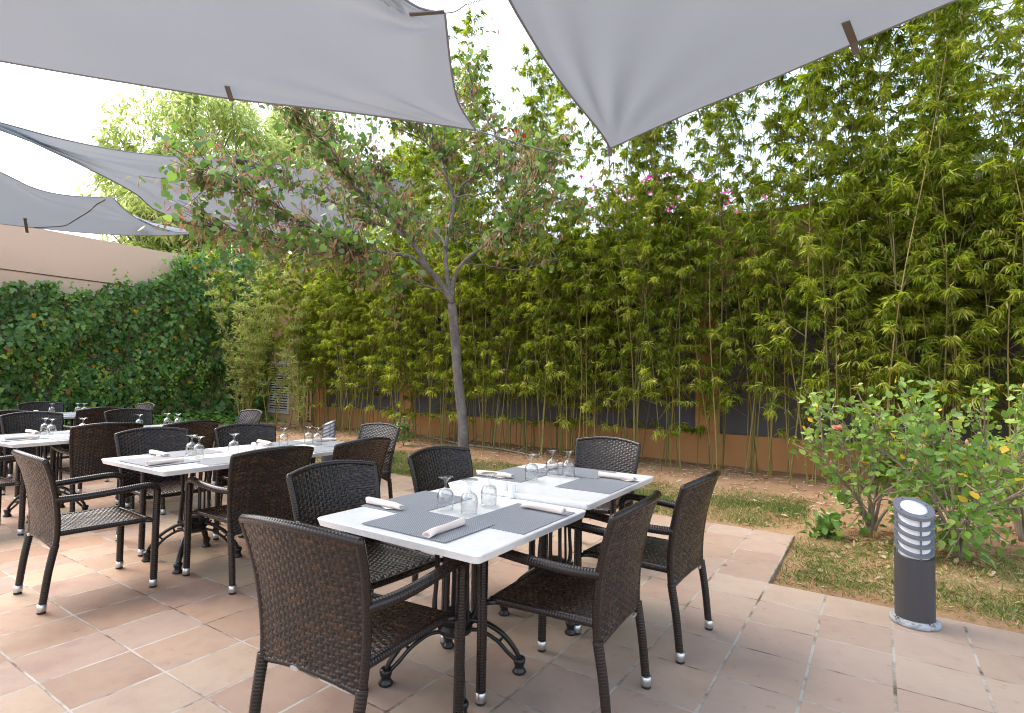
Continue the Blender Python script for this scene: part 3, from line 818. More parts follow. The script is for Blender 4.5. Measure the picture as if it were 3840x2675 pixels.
tag(sh, "recess behind the wooden picket gate, its walls coloured near-black", "recess")

# building behind the ivy, and the ivy itself
ID = np.array([math.cos(R(56)), math.sin(R(56))]); IN = np.array([ID[1], -ID[0]])   # along the wall (away from us), out of it (towards the patio)
I0 = np.array([-8.05, 16.75])
bl = empty("annex_building", (I0[0], I0[1], 0), R(56))
MB().box((-9, .55, 2.34), (21.5, .5, 4.68)).build("wall", M['stucco_pink'], bl)
MB().box((-9, .292, 3.62), (21.4, .012, .02)).build("groove_line", M['ivy_stem'], bl)
MB().box((-9, 4.2, 4.5), (21, 6.8, .1)).build("flat_roof", M['stucco_pink'], bl)
tag(bl, "plain pinkish-tan rendered building with one groove line, rising above the ivy", "building")

def ivy_height(t):                       # t metres along the wall from its far end towards us
    h = np.interp(t, [-.9, .2, 1.0, 1.7, 2.4, 3.2, 4.2, 9, 14], [4.5, 5.05, 4.95, 4.55, 3.95, 3.45, 3.22, 3.12, 3.1])
    return h + .10 * np.sin(t * 4.1) + .07 * np.sin(t * 9.3 + 1)
def make_ivy():
    root = empty("ivy_wall", (I0[0], I0[1], 0))
    def cloud(n, t0, t1):
        t = RNG.uniform(t0, t1, n); z = RNG.uniform(0, 1, n) ** .9 * (ivy_height(t) + .12)
        bulge = .22 + .16 * np.sin(t * 2.1 + 1.7 * z) + .12 * np.sin(z * 3.7 + t * 1.3) + .10 * np.sin(t * 6.3 + z * 5.2)
        bulge = np.clip(bulge, .03, 1) * np.clip((ivy_height(t) + .25 - z) / .8, .25, 1) + .25 * np.clip((z - 2.9) / 1.5, 0, 1)
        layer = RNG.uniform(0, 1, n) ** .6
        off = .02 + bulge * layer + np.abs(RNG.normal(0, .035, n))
        P = np.zeros((n, 3)); P[:, :2] = -ID * t[:, None] + IN * (off - .2)[:, None]; P[:, 2] = z
        return t, z, layer, P
    t, z, layer, P = cloud(13500, -.8, 9.5)
    n = len(P)
    out = np.r_[IN, 0.0]
    Nn = unit(out * 1.0 + np.array([0, 0, .45]) + rnd(n, .38))
    D = unit(np.array([0, 0, -1.0]) + rnd(n, .5) + out * .2)
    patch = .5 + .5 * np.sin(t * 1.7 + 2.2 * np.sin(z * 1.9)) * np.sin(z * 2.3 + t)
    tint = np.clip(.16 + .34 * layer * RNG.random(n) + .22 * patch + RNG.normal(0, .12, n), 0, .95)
    young = (RNG.random(n) < .05) & (z < 2.3); tint[young] = .93
    dead = RNG.random(n); tint[dead < .012] = 1.0; tint[(dead > .012) & (dead < .03)] = .978
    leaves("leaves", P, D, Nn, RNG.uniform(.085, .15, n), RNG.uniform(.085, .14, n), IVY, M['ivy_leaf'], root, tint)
    # pale young trailing shoots
    PP = []; 
    for q in range(26):
        t0 = RNG.uniform(1.2, 7); z0 = RNG.uniform(.9, 2.0)
        for k in range(14):
            PP.append(np.r_[-ID * (t0 + RNG.normal(0, .05)) + IN * (.28 + RNG.normal(0, .04)), z0 - k * .035])
    # runners poking over the top
    for q in range(34):
        t0 = RNG.uniform(.5, 9); h0 = float(ivy_height(np.array(t0)))
        dx = RNG.normal(0, .25)
        for k in range(10):
            PP.append(np.r_[-ID * (t0 + dx * k / 10) + IN * (.12 + RNG.normal(0, .03)), h0 - .05 + k * .045 * RNG.uniform(.6, 1.2)])
    PP = np.array(PP); n = len(PP)
    leaves("young_shoots", PP, np.array([0, 0, -.6]) + rnd(n, .6), out + np.array([0, 0, .5]) + rnd(n, .4), RNG.uniform(.05, .085, n), RNG.uniform(.05, .075, n), IVY, M['ivy_leaf'], root, np.r_[np.full(26 * 14, .94), RNG.uniform(.55, .9, n - 26 * 14)])
    mb = MB()
    for q in range(46):
        t0 = RNG.uniform(0, 9); h0 = float(ivy_height(np.array(t0))); pts = []
        for z_ in np.linspace(0, h0 * RNG.uniform(.7, 1), 9):
            t0 += RNG.normal(0, .1); pts.append(np.r_[-ID * t0 + IN * (-.16 + .3 * RNG.random() * (q % 3 == 0)), z_])
        mb.tube(spline(pts, 3), .012, 5)
    mb.build("stems", M['ivy_stem'], root, True)
    tag(root, "dark green ivy covering the lower part of the tan building, some leaves yellow", "ivy")
    # ground cover at its foot
    n = 2600; t = RNG.uniform(-.4, 8, n); off = np.abs(RNG.normal(0, .55, n)) + .1
    P = np.zeros((n, 3)); P[:, :2] = I0 - ID * t[:, None] + IN * off[:, None]; P[:, 2] = RNG.uniform(.02, .30, n) * np.clip(1.5 - off, .2, 1)
    o = leaves("ivy_ground_cover", P, rnd(n, 1) * np.array([1, 1, .3]), np.array([0, 0, 1.0]) + np.r_[IN, 0] * .4 + rnd(n, .35), RNG.uniform(.08, .13, n), RNG.uniform(.08, .12, n), IVY, M['ivy_leaf'], None, np.clip(RNG.normal(.62, .2, n), 0, .95))
    tag(o, "ivy creeping over the ground at the foot of the ivy wall", "ground cover", kind="stuff")
make_ivy()

# ------------------------------------------------------------------ bamboo
def bamboo_variant(seed, H, z_first, dens, lean):
    g = np.random.default_rng(seed)
    root = empty("bamboo_plant")
    n = int(H / .28); zs = np.linspace(0, H, n + 1)
    arch = lambda z: lean * (z / H) ** 2.6
    ph = g.uniform(0, 6.28)
    cx_ = lambda z: np.array([arch(z) * math.cos(ph) + .03 * math.sin(z * 1.3 + seed), arch(z) * math.sin(ph) + .03 * math.cos(z * 1.1 + seed), z - .35 * abs(lean) * max(0, z / H - .6) ** 1.5])
    mb = MB(); r0 = g.uniform(.0085, .0135)
    P = []; rad = []
    for k in range(n + 1):
        z = zs[k]; r = r0 * (1 - .8 * z / H)
        for dz, m in ((-.012, 1), (0, 1.22), (.012, 1)):
            if z + dz >= 0: P.append(cx_(z + dz)); rad.append(r * m)
    mb.tube(P, rad, 7, g.uniform(.1, 1))
    LP = []; LD = []; LN = []; LL = []; TT = []
    # the lower part: thin side shoots
    for k in range(1, n + 1):
        z = zs[k]
        if z < z_first: continue
        base = cx_(z); rise = (z - z_first) / (H - z_first)
        nb = g.poisson(dens * (.8 if rise < .12 else 1.0 if rise < .45 else 1.45))
        for b in range(nb):
            a = g.uniform(0, 6.28); Lb = g.uniform(.28, .8) * (1.0 - .30 * rise)
            el = g.uniform(.35, 1.0)
            d = np.array([math.cos(a) * math.cos(el), math.sin(a) * math.cos(el), math.sin(el)])
            tip = base + d * Lb + np.array([0, 0, -.22 * Lb])
            midp = base + d * Lb * .55
            mb.tube([base, midp, tip], [.0035, .0026, .0014], 4, .55, caps=False)
            vig = g.uniform(.0, .45)
            for q in range(g.integers(4, 7)):
                f = g.uniform(.40, 1.0); p0 = base + (midp - base) * (f / .55) if f < .55 else midp + (tip - midp) * ((f - .55) / .45)
                a2 = g.uniform(0, 6.28)
                for w in range(g.integers(6, 11)):
                    dd = d * .35 + np.array([math.cos(a2), math.sin(a2), 0]) * .5 + g.normal(0, .40, 3) + np.array([0, 0, -.62])
                    LP.append(p0 + g.normal(0, .012, 3)); LD.append(dd)
                    LN.append(np.array([0, 0, 1.0]) + g.normal(0, .35, 3)); LL.append(g.uniform(.06, .155))
                    TT.append(min(.9, max(0, vig + g.normal(.34, .15) - .22 * rise)))
    cu = mb.build("culm", M['culm'], root, True)
    LL = np.array(LL); TT = np.array(TT)
    dry = g.random(len(TT)); TT[dry < .035] = .965
    leaves("foliage", LP, LD, LN, LL, LL * .17, SLIM, M['bamboo_leaf'], root, TT)
    return root
VAR = [bamboo_variant(101 + q, H, zf, dens, lean) for q, (H, zf, dens, lean) in enumerate([
    (7.4, 1.2, 2.7, .5), (6.9, .8, 2.6, .4), (7.9, 1.6, 2.8, .6), (6.5, .6, 2.5, .4), (7.3, 1.8, 2.8, .5), (4.6, .4, 2.3, .45), (6.6, 1.0, 2.3, .7)])]
SHORT = [bamboo_variant(201 + q, H, zf, dens, lean) for q, (H, zf, dens, lean) in enumerate([
    (4.7, .9, 2.6, .6), (4.3, .6, 2.5, .5), (4.9, 1.3, 2.6, .7), (3.6, .5, 2.4, .5)])]
used = set()
def plant_bamboo(src, x, y, sc, rz, tx, ty, label, group):
    if src.name in used: o = copy_tree(src)
    else: o = src; used.add(src.name)
    o.location = (x, y, -.04); o.scale = (sc, sc, sc); o.rotation_euler = (tx, ty, rz)
    tag(o, label, "bamboo", group)
BL = "slender green bamboo cane with drooping narrow leaves, in the screen along the ochre wall"
BG = "bamboo canes along the garden wall"
rb = random.Random(5)
s = -6.55
while s < 11.2:
    clump = rb.choice([1, 1, 2, 2, 3, 4])
    for q in range(clump):
        ss = s + rb.uniform(-.10, .10)
        off = rb.uniform(.45, 1.45) if s > -4 else rb.uniform(.40, 1.05)
        x, y = wall_pt(ss, off)
        if ss < -3.3: src = rb.choice(SHORT)
        elif 1.5 < ss < 2.7: src = rb.choice(SHORT)
        elif ss < -2.4: src = rb.choice(VAR[3:6] + SHORT)
        else: src = rb.choice(VAR + SHORT[:1] if rb.random() < .5 else VAR)
        plant_bamboo(src, x, y, rb.uniform(.9, 1.08), rb.uniform(0, 6.28), rb.gauss(0, .055), rb.gauss(0, .055), BL, BG)
    s += rb.uniform(.13, .25)
for q in range(52):                      # the shorter growth close to the wall
    x, y = wall_pt(-2.5 + q * .25 + rb.uniform(-.12, .12), rb.uniform(.30, 1.3))
    plant_bamboo(rb.choice(SHORT + [VAR[5]]), x, y, rb.uniform(.85, 1.05), rb.uniform(0, 6.28), rb.gauss(0, .05), rb.gauss(0, .05), BL, BG)
for q in range(5):                       # canes leaning over the gate
    x, y = wall_pt(rb.uniform(-7.5, -6.5), rb.uniform(.9, 1.6))
    plant_bamboo(SHORT[(0, 2)[q % 2]], x, y, rb.uniform(.9, 1.05), rb.uniform(0, 6.28), rb.gauss(0, .05), rb.uniform(-.16, -.03), BL, BG)
for src in VAR + SHORT:
    if src.name not in used:
        x, y = wall_pt(rb.uniform(5, 9), .9); plant_bamboo(src, x, y, 1, 0, 0, 0, BL, BG)

def bush_bamboo(name, x, y, H, seed, n_stem, label):
    """open young clump of pale upright twiggy stems"""
    g = np.random.default_rng(seed); root = empty(name, (x, y, 0)); mb = MB(); LP = []; LD = []; LL = []
    for q in range(n_stem):
        a = g.uniform(0, 6.28); sp_ = g.uniform(.04, .42); h = H * g.uniform(.6, 1)
        tip = np.array([math.cos(a) * sp_ * h, math.sin(a) * sp_ * h, h]); b = np.array([math.cos(a) * .08, math.sin(a) * .08, 0])
        pts = spline([b, b + (tip - b) * np.array([.35, .35, .5]), tip], 6)
        mb.tube(pts, np.linspace(.010, .003, len(pts)), 5, .8)
        for k in range(int(h / .05)):
            f = g.uniform(.22, 1); p0 = pts[int(f * (len(pts) - 1))]
            a2 = g.uniform(0, 6.28); L2 = g.uniform(.12, .34) * (1.1 - f * .5); d = np.array([math.cos(a2) * .75, math.sin(a2) * .75, g.uniform(.3, .9)])
            mb.tube([p0, p0 + d * L2], [.003, .0012], 4, .8, caps=False)
            for w in range(g.integers(4, 8)):
                LP.append(p0 + d * L2 * g.uniform(.3, 1)); LD.append(d * .8 + g.normal(0, .5, 3)); LL.append(g.uniform(.08, .14))
    mb.build("stems", M['culm'], root, True); LL = np.array(LL); n = len(LL)
    leaves("foliage", LP, LD, np.array([0, 0, 1.0]) + rnd(n, .6), LL, LL * .2, SLIM, M['young_leaf'], root, np.clip(RNG.normal(.5, .25, n), 0, 1))
    tag(root, label, "bamboo")
p = at_y(548, 935, 14.2); bush_bamboo("young_bamboo", p[0], p[1], 4.9, 31, 15, "pale feathery young bamboo clump standing before the ivy's right end")
p = at_y(610, 940, 14.0); bush_bamboo("young_bamboo", p[0], p[1], 4.4, 32, 4, "thin pale young bamboo in front of the louvred vent")
p = at_y(672, 958, 13.4); bush_bamboo("young_bamboo", p[0], p[1], 2.2, 33, 3, "wispy low bamboo shoot in front of the wooden gate")

# ------------------------------------------------------------------ the tree in the bed
def z4(x, y, Y):                        # traced in an enlarged crop, put at its own distance
    return at_y((800 + x / 1.64) / KPX, (350 + y / 1.64) / KPX, Y)
def make_tree():
    root = empty("judas_tree"); base = at_y(1040, 1062, 8.05); base[2] = -.03
    g = np.random.default_rng(77)
    fork = z4(1468, 1290, 8.0)
    up = [at_y(x, y, 8.02) for x, y in ((1038, 960), (1028, 860), (1020, 760), (1014, 690))]
    tr = spline([base] + up + [fork], 8)
    mb = MB(); rr = np.interp(np.linspace(0, 1, len(tr)), [0, .04, .3, 1], [.095, .078, .070, .060]); mb.tube(tr, rr, 14)
    LIMBS = [([(1468, 1290, 8), (1400, 1170, 7.95), (1330, 1090, 7.9), (1230, 930, 7.8), (1060, 740, 7.6), (880, 590, 7.4), (800, 450, 7.3), (640, 250, 7.1), (500, 80, 6.9)], .05),
             ([(1340, 1100, 7.9), (1250, 1030, 7.7), (1170, 995, 7.5), (980, 970, 7.2), (770, 900, 6.9), (560, 800, 6.7), (300, 650, 6.5), (60, 555, 6.4), (0, 510, 6.4)], .032),
             ([(1180, 880, 7.75), (1080, 830, 7.9), (940, 770, 8.0), (600, 600, 8.1), (400, 520, 8.2), (130, 400, 8.3)], .024),
             ([(1060, 740, 7.6), (1000, 610, 7.8), (900, 480, 8.1), (760, 300, 8.5), (680, 130, 8.8)], .024),
             ([(1468, 1270, 8), (1450, 1180, 8.05), (1430, 1050, 8.1), (1435, 900, 8.2), (1480, 680, 8.3), (1420, 480, 8.3), (1410, 400, 8.3), (1300, 300, 8.2), (1200, 190, 8.1), (1120, 60, 8.0)], .040),
             ([(1480, 680, 8.3), (1540, 560, 8.3), (1620, 500, 8.4), (1780, 330, 8.5), (1600, 60, 8.7), (1590, -120, 8.8)], .022),
             ([(1468, 1250, 8), (1480, 1150, 8.0), (1540, 1040, 7.9), (1650, 950, 7.8), (1750, 870, 7.7), (1840, 820, 7.6), (1880, 700, 7.5), (1920, 560, 7.4), (1960, 470, 7.3), (2040, 400, 7.2)], .032),
             ([(1540, 1045, 7.9), (1700, 1065, 8.2), (1890, 1085, 8.5), (2040, 1040, 8.7), (2120, 1020, 8.8)], .011),
             ([(1420, 1215, 7.95), (1230, 1160, 7.6), (1050, 1080, 7.3), (950, 1010, 7.1), (800, 960, 7.0)], .015),
             ([(1430, 950, 8.15), (1380, 870, 8.4), (1200, 740, 8.8), (1080, 560, 9.1), (1000, 430, 9.2), (900, 200, 9.3)], .024),
             ([(1840, 820, 7.6), (1960, 700, 7.9), (2100, 640, 8.1), (2230, 740, 8.2)], .012),
             ([(1770, 900, 7.7), (1560, 860, 8.3), (1450, 940, 8.5)], .008),
             ([(750, 895, 6.9), (640, 990, 6.7), (420, 900, 6.6), (100, 840, 6.5), (0, 830, 6.5)], .016),
             ([(940, 770, 8.0), (860, 860, 7.8), (820, 920, 7.7), (560, 960, 7.6), (260, 930, 7.6)], .014),
             ([(1480, 640, 8.3), (1700, 600, 8.0), (1900, 430, 7.9), (2080, 570, 7.8)], .015)]
    anchors = []
    for pts, r0 in LIMBS:
        P = spline([z4(*p_) for p_ in pts], 7)
        for k in range(1, len(P)): P[k] += g.normal(0, .007, 3)
        mb.tube(P, np.linspace(r0, max(.005, r0 * .18), len(P)), 8)
        low = r0 < .012
        for k in range(len(P)):
            f = k / (len(P) - 1)
            if f > (.33 if r0 > .03 else .25): anchors.append((P[k], unit(P[min(k + 1, len(P) - 1)] - P[k - 1]), f, low))
    mb.build("trunk", M['bark'], root, True)
    tw = MB(); LP = []; LD = []; LN = []; LL = []; QP = []; QL = []
    fc = np.array([-1.6, 7.8, 3.2])
    for (p0, d0, f, low) in anchors:
        if p0[0] > -.1 and g.random() < .4: continue
        for q in range(1 if low else g.integers(1, 4)):
            d = unit(d0 * .6 + g.normal(0, .6, 3) * np.array([1, 1, .7]) + unit(p0 - fc) * .45 + np.array([0, 0, .15]))
            L = g.uniform(.28, .85)
            P = [p0, p0 + d * L * .5 + g.normal(0, .03, 3), p0 + d * L + g.normal(0, .05, 3) + np.array([0, 0, -.03])]
            Ps = spline(P, 4); tw.tube(Ps, np.linspace(.006, .002, len(Ps)), 5, caps=False)
            if low and g.random() < .8: continue
            for k in range(2, len(Ps)):
                for w in range(g.integers(0, 2) + (g.random() < .3)):
                    sd = g.normal(0, .07, 3)
                    LP.append(Ps[k] + sd); LD.append(g.normal(0, .6, 3) + np.array([0, 0, -.5])); LN.append(np.array([0, 0, .8]) + g.normal(0, .7, 3)); LL.append(g.uniform(.055, .10))
                if g.random() < .6:
                    for w in range(g.integers(1, 5)):
                        QP.append(Ps[k] + g.normal(0, .035, 3)); QL.append(g.uniform(.07, .13))
    tw.build("twigs", M['twig'], root, True)
    n = len(LP); LL = np.array(LL); tint = np.clip(g.normal(.42, .22, n), 0, .97)
    leaves("crown", LP, LD, LN, LL, LL * .98, ROUND, M['judas_leaf'], root, tint)
    n = len(QP); QL = np.array(QL)
    leaves("seed_pods", QP, np.array([0, 0, -1.0]) + rnd(n, .5), rnd(n, 1) + np.array([1, 0, 0]), QL, QL * .21, LANCE, M['pod'], root, np.clip(RNG.normal(.45, .25, n), 0, 1))
    # a tuft of red leaves at the right tip
    c = z4(1850, 235, 7.6); n = 9
    leaves("red_leaves", c + rnd(n, .07), rnd(n, 1), rnd(n, 1), .065, .055, ROUND, M['judas_leaf'], root, np.full(n, 1.0))
    tag(root, "slim grey-trunked tree with round leaves and hanging brown pods, in front of the bamboo", "tree")
make_tree()

# ------------------------------------------------------------------ flowering shrubs on the right
def make_shrub(x, y, H, spread, seed, n_main, nleaf, label, flower=None, buds=3):
    root = empty("hibiscus_shrub", (x, y, -.01)); g = np.random.default_rng(seed); mb = MB(); tips = []
    for q in range(n_main):
        a = 2 * math.pi * (q + g.uniform(-.3, .3)) / n_main; h = H * g.uniform(.62, .97); sp_ = spread * g.uniform(.35, 1)
        e = np.array([math.cos(a) * sp_, math.sin(a) * sp_, h]); lean = g.uniform(.03, .12); fz = H * g.uniform(.10, .34)
        b = np.array([math.cos(a) * .012, math.sin(a) * .012, 0]); f1 = np.array([math.cos(a) * lean, math.sin(a) * lean, fz])
        P = spline([b, f1, f1 + (e - f1) * np.array([.55, .55, .42]) + g.normal(0, .06, 3), e + g.normal(0, .03, 3)], 5)
        mb.tube(P, np.linspace(.016, .004, len(P)), 7)
        for k in range(7, len(P)):
            for w in range(g.integers(1, 4)):
                d = unit(unit(P[k] - np.array([0, 0, H * .35])) + g.normal(0, .55, 3) + np.array([0, 0, .25])); L = g.uniform(.12, .36)
                Q = spline([P[k], P[k] + d * L * .55 + g.normal(0, .015, 3), P[k] + d * L], 4); mb.tube(Q, np.linspace(.0055, .0025, len(Q)), 5, caps=False)
                for z in Q[2:]: tips.append((z, d))
    mb.build("branches", M['stem'], root, True)
    LP = []; LD = []
    for q in range(nleaf):
        p0, d = tips[g.integers(len(tips))]; LP.append(p0 + g.normal(0, .045, 3)); LD.append(d * .5 + g.normal(0, .55, 3) + np.array([0, 0, -.05]))
    n = len(LP); L = g.uniform(.045, .098, n); tint = np.clip(g.normal(.48, .2, n) + .25 * (np.array(LP)[:, 2] / H - .6), 0, .96); tint[g.random(n) < .035] = .99
    leaves("foliage", LP, LD, np.array([0, 0, 1.0]) + np.array([-.2, -.5, 0]) + rnd(n, .5), L, L * .62, OVAL, M['hib_leaf'], root, tint)
    if flower is not None:
        c = np.array(flower) - np.array([x, y, -.01]); P = []; D = []; N = []
        for k in range(22):
            a = k * 2.4; d = np.array([math.cos(a), math.sin(a) * .8, .25 + .5 * (k / 22)]) ; P.append(c + d * .004); D.append(d + g.normal(0, .15, 3)); N.append(np.array([0, -.5, 1]) + g.normal(0, .5, 3))
        leaves("flower", P, D, N, g.uniform(.045, .068, 22), g.uniform(.045, .06, 22), OVAL, M['petal'], root)
    P = []; 
    for k in range(buds):
        p0, d = tips[g.integers(len(tips))]; bm = MB().lathe([(.004, 0), (.012, .012), (.013, .025), (.008, .042), (.001, .05)], 10, tuple(p0 + np.array([0, 0, .02])), a=.3)
        bm.build("bud", M['petal'], root, True)
    tag(root, label, "shrub", "hibiscus shrubs behind the bollard")
fl = at_y(1880, 962, 5.15)
make_shrub(3.37, 5.22, 1.16, .46, 41, 9, 950, "hibiscus shrub left of the bollard with one open pale orange flower", fl, 2)
make_shrub(3.62, 4.52, 1.16, .68, 42, 10, 1250, "hibiscus shrub right of the bollard, branching from the ground, many yellowing leaves", None, 3)
make_shrub(4.62, 5.05, 1.32, .72, 43, 9, 1000, "hibiscus shrub at the photo's right edge, with an oblique grey stem", None, 2)

def small_bush(name, px, py, Y, H, seed, label):
    b = at_y(px, py, Y); root = empty(name, (b[0], b[1], 0)); g = np.random.default_rng(seed); mb = MB(); LP = []; LD = []
    for q in range(5):
        a = g.uniform(0, 6.28); e = np.array([math.cos(a) * H * .28, math.sin(a) * H * .28, H * g.uniform(.6, 1)]); mb.tube([(0, 0, 0), e * np.array([.4, .4, .5]), e], [.007, .005, .003], 5)
        for k in range(26): LP.append(e * g.uniform(.25, 1) + g.normal(0, .05, 3)); LD.append(unit(e) * .4 + g.normal(0, .6, 3))
    mb.build("stems", M['stem'], root, True); n = len(LP)
    leaves("foliage", LP, LD, np.array([0, -.3, 1.0]) + rnd(n, .4), .085, .05, OVAL, M['judas_leaf'], root)
    tag(root, label, "bush")
small_bush("leafy_bush", 905, 985, 11.2, .62, 3, "small dark green bush at the bamboo's foot, left of the tree trunk")
small_bush("leafy_seedling", 1848, 1172, 5.05, .17, 4, "low seedling with a few broad leaves left of the shrub's trunk")

# ------------------------------------------------------------------ grass, litter, fallen branch
def bed_points(n, jmin, jmax, imin, imax):
    i = RNG.uniform(imin, imax, n); j = RNG.uniform(jmin, jmax, n)
    return i, j
def to_world(i, j): return G0[None] + np.outer(i * TI, GI) + np.outer(j * TJ, GJ)
def gz(x, y):
    n = .5 * np.sin(x * 3.1 + 1.3 * np.sin(y * 2.3)) * np.sin(y * 2.7) + .3 * np.sin(x * 7.7 + y * 5.1)
    z = np.minimum(-.03 + .018 * n, -.012)
    i = ((x - G0[0]) * GI[0] + (y - G0[1]) * GI[1]) / TI; j = ((x - G0[0]) * GJ[0] + (y - G0[1]) * GJ[1]) / TJ
    bed = j - np.where(i < 1.05, 9, 5)
    return z + np.where((bed > 1.5) & (i > -38), .03 * np.clip((bed - 1.5) / 3, 0, 1), 0)
def make_grass():
    i, j = bed_points(760000, 5.1, 19, -22, 17)
    edge = np.where(i < 1.05, 9, 5); d = j - edge
    w = to_world(i, j)
    patch = .5 + .5 * np.sin(w[:, 0] * 2.9 + 1.7 * np.sin(w[:, 1] * 1.9)) * np.sin(w[:, 1] * 3.3 + .8 * np.sin(w[:, 0] * 4.1))
    patch2 = .5 + .5 * np.sin(w[:, 0] * 9.1 + 2 * np.sin(w[:, 1] * 7.7)) * np.sin(w[:, 1] * 8.3)
    band = np.clip((d - .25) / .6, 0, 1) * np.clip((5.4 - d) / 2.2, 0, 1)
    bare = np.exp(-((w[:, 0] - 1.95) ** 2 + (w[:, 1] - 4.5) ** 2) / .35)
    bare2 = np.exp(-((w[:, 0] - 2.7) ** 2 + (w[:, 1] - 5.3) ** 2) / .25)
    keep = (d > .15) & (RNG.random(len(i)) < band * (.28 + .72 * patch ** 1.3) * (.35 + .65 * patch2) * (1 - .97 * bare) * (1 - .9 * bare2))
    w = w[keep]; n = len(w); pt = patch[keep]
    P = np.c_[w, gz(w[:, 0], w[:, 1])]
    up = RNG.uniform(.25, 1.1, n)
    D = np.c_[rnd(n, .8)[:, :2], up]
    tint = np.clip(RNG.normal(.47, .27, n) - .45 * (pt - .5) - .15 * (up - .7), 0, 1)
    o = leaves("grass", P, D, rnd(n, 1) + np.array([0, -.6, .4]), RNG.uniform(.02, .07, n), RNG.uniform(.003, .006, n), SLIM, M['grass'], None, tint)
    tag(o, "thin patchy half-dry grass on the soil strip beyond the patio", "grass", kind="stuff")
make_grass()
def make_litter():
    i, j = bed_points(9000, 5.1, 22, -36, 20); d = j - np.where(i < 1.05, 9, 5)
    keep = (d > .1) & (RNG.random(len(i)) < .16 + .84 * np.clip((d - 2.5) / 6, 0, 1)) & ((j < 20.8))
    w = to_world(i[keep], j[keep]); n = len(w); P = np.c_[w, gz(w[:, 0], w[:, 1]) + .008 + .01 * RNG.random(n)]
    o = leaves("leaf_litter", P, rnd(n, 1) * np.array([1, 1, .12]), np.array([0, 0, 1.0]) + rnd(n, .3), RNG.uniform(.05, .13, n), RNG.uniform(.012, .026, n), LANCE, M['litter'], None)
    tag(o, "dry bamboo leaves scattered over the soil", "leaf litter", kind="stuff")
    n = 420; a = RNG.uniform(0, 6.28, n); r = np.abs(RNG.normal(0, .75, n)); P = np.c_[3.5 + r * np.cos(a), 4.75 + r * np.sin(a), np.zeros(n)]
    gi = ((P[:, :2] - G0) @ GJ) / TJ; P = P[gi > 5.3]; n = len(P); P[:, 2] = gz(P[:, 0], P[:, 1]) + .012
    o = leaves("fallen_leaves", P, rnd(n, 1) * np.array([1, 1, .2]), np.array([0, 0, 1.0]) + rnd(n, .4), RNG.uniform(.04, .08, n), RNG.uniform(.03, .05, n), OVAL, M['litter'], None, RNG.uniform(0, .5, n))
    tag(o, "brown fallen hibiscus leaves under the shrubs", "fallen leaves", kind="stuff")
make_litter()
def fallen_branch():
    mb = MB(); pts = [at_z(x, y, .03) for x, y in ((950, 978), (985, 985), (1040, 997), (1100, 1004), (1160, 1014), (1205, 1024))]
    mb.tube(spline(pts, 6), np.linspace(.025, .012, 31), 8)
    for k in (1, 2, 4): mb.tube([pts[k], pts[k] + np.array([.25, .35, .12]), pts[k] + np.array([.45, .5, .2])], [.012, .009, .005], 6)
    tag(mb.build("fallen_branch", M['stem'], None, True), "dry fallen branch lying along the foot of the bamboo near the tree", "branch")
fallen_branch()

# ------------------------------------------------------------------ shade sails
def edge_pts(poly, z0, z1, n, sag=0.0):
    """pixel polyline at heights running from z0 to z1, as n points in the world"""
    P = np.array(poly, float); seg = np.r_[0, np.cumsum(np.linalg.norm(np.diff(P, axis=0), axis=1))]; seg /= seg[-1]
    sp3 = spline(P, 8); sg = np.r_[0, np.cumsum(np.linalg.norm(np.diff(sp3, axis=0), axis=1))]; sg /= sg[-1]
    t = np.linspace(0, 1, n); X = np.interp(t, sg, sp3[:, 0]); Y = np.interp(t, sg, sp3[:, 1])
    W = np.array([at_z(X[k], Y[k], z0 + (z1 - z0) * t[k]) for k in range(n)])
    return W

def make_sail(label, eb, er, et, el, folds, n=70, m=60):
    """Coons patch: eb A->D, er A->B, et B->C, el D->C (world polylines)"""
    root = empty("shade_sail")
    def rs(E, k):
        sg = np.r_[0, np.cumsum(np.linalg.norm(np.diff(E, axis=0), axis=1))]; sg /= sg[-1]; t = np.linspace(0, 1, k)
        return np.stack([np.interp(t, sg, E[:, q]) for q in range(3)], 1)
    b, t_, r_, l_ = rs(eb, n), rs(et, n), rs(er, m), rs(el, m)
    s = np.linspace(0, 1, n)[:, None, None]; t = np.linspace(0, 1, m)[None, :, None]
    S = (1 - t) * b[:, None] + t * t_[:, None] + (1 - s) * r_[None] + s * l_[None] - ((1 - s) * (1 - t) * b[0] + s * (1 - t) * b[-1] + (1 - s) * t * t_[0] + s * t * t_[-1])
    du = np.gradient(S, axis=0); dv = np.gradient(S, axis=1); N = unit(np.cross(du, dv))
    ss, tt = np.meshgrid(np.linspace(0, 1, n), np.linspace(0, 1, m), indexing='ij')
    edge = np.minimum(np.minimum(ss, 1 - ss), np.minimum(tt, 1 - tt)); fade = np.clip(edge / .05, 0, 1)
    off = np.zeros((n, m))
    for (cs, ct, k, ph, reach, amp) in folds:
        dx, dy = ss - cs, (tt - ct); rr = np.hypot(dx, dy); an = np.arctan2(dy, dx)
        w = np.sin(k * an + ph + 2.0 * np.sin(3 * an + ph)); off += amp * np.sign(w) * np.abs(w) ** .8 * np.exp(-rr / reach) * np.clip(rr / .12, 0, 1)
    off += .010 * np.sin(5 * ss + 3 * tt) * np.sin(4 * tt)
    S = S + N * (off * fade)[..., None]
    F = [(i * m + j, (i + 1) * m + j, (i + 1) * m + j + 1, i * m + j + 1) for i in range(n - 1) for j in range(m - 1)]
    build("cloth", S.reshape(-1, 3), F, M['sail'], root)
    mb = MB(); loop = np.vstack([b, l_[1:], t_[::-1][1:], r_[::-1][1:]]); mb.tube(loop, .009, 6, caps=False)
    mb.build("hem", M['rope'], root, True)
    tag(root, label, "shade sail", "grey shade sails over the terrace")
    return root, S

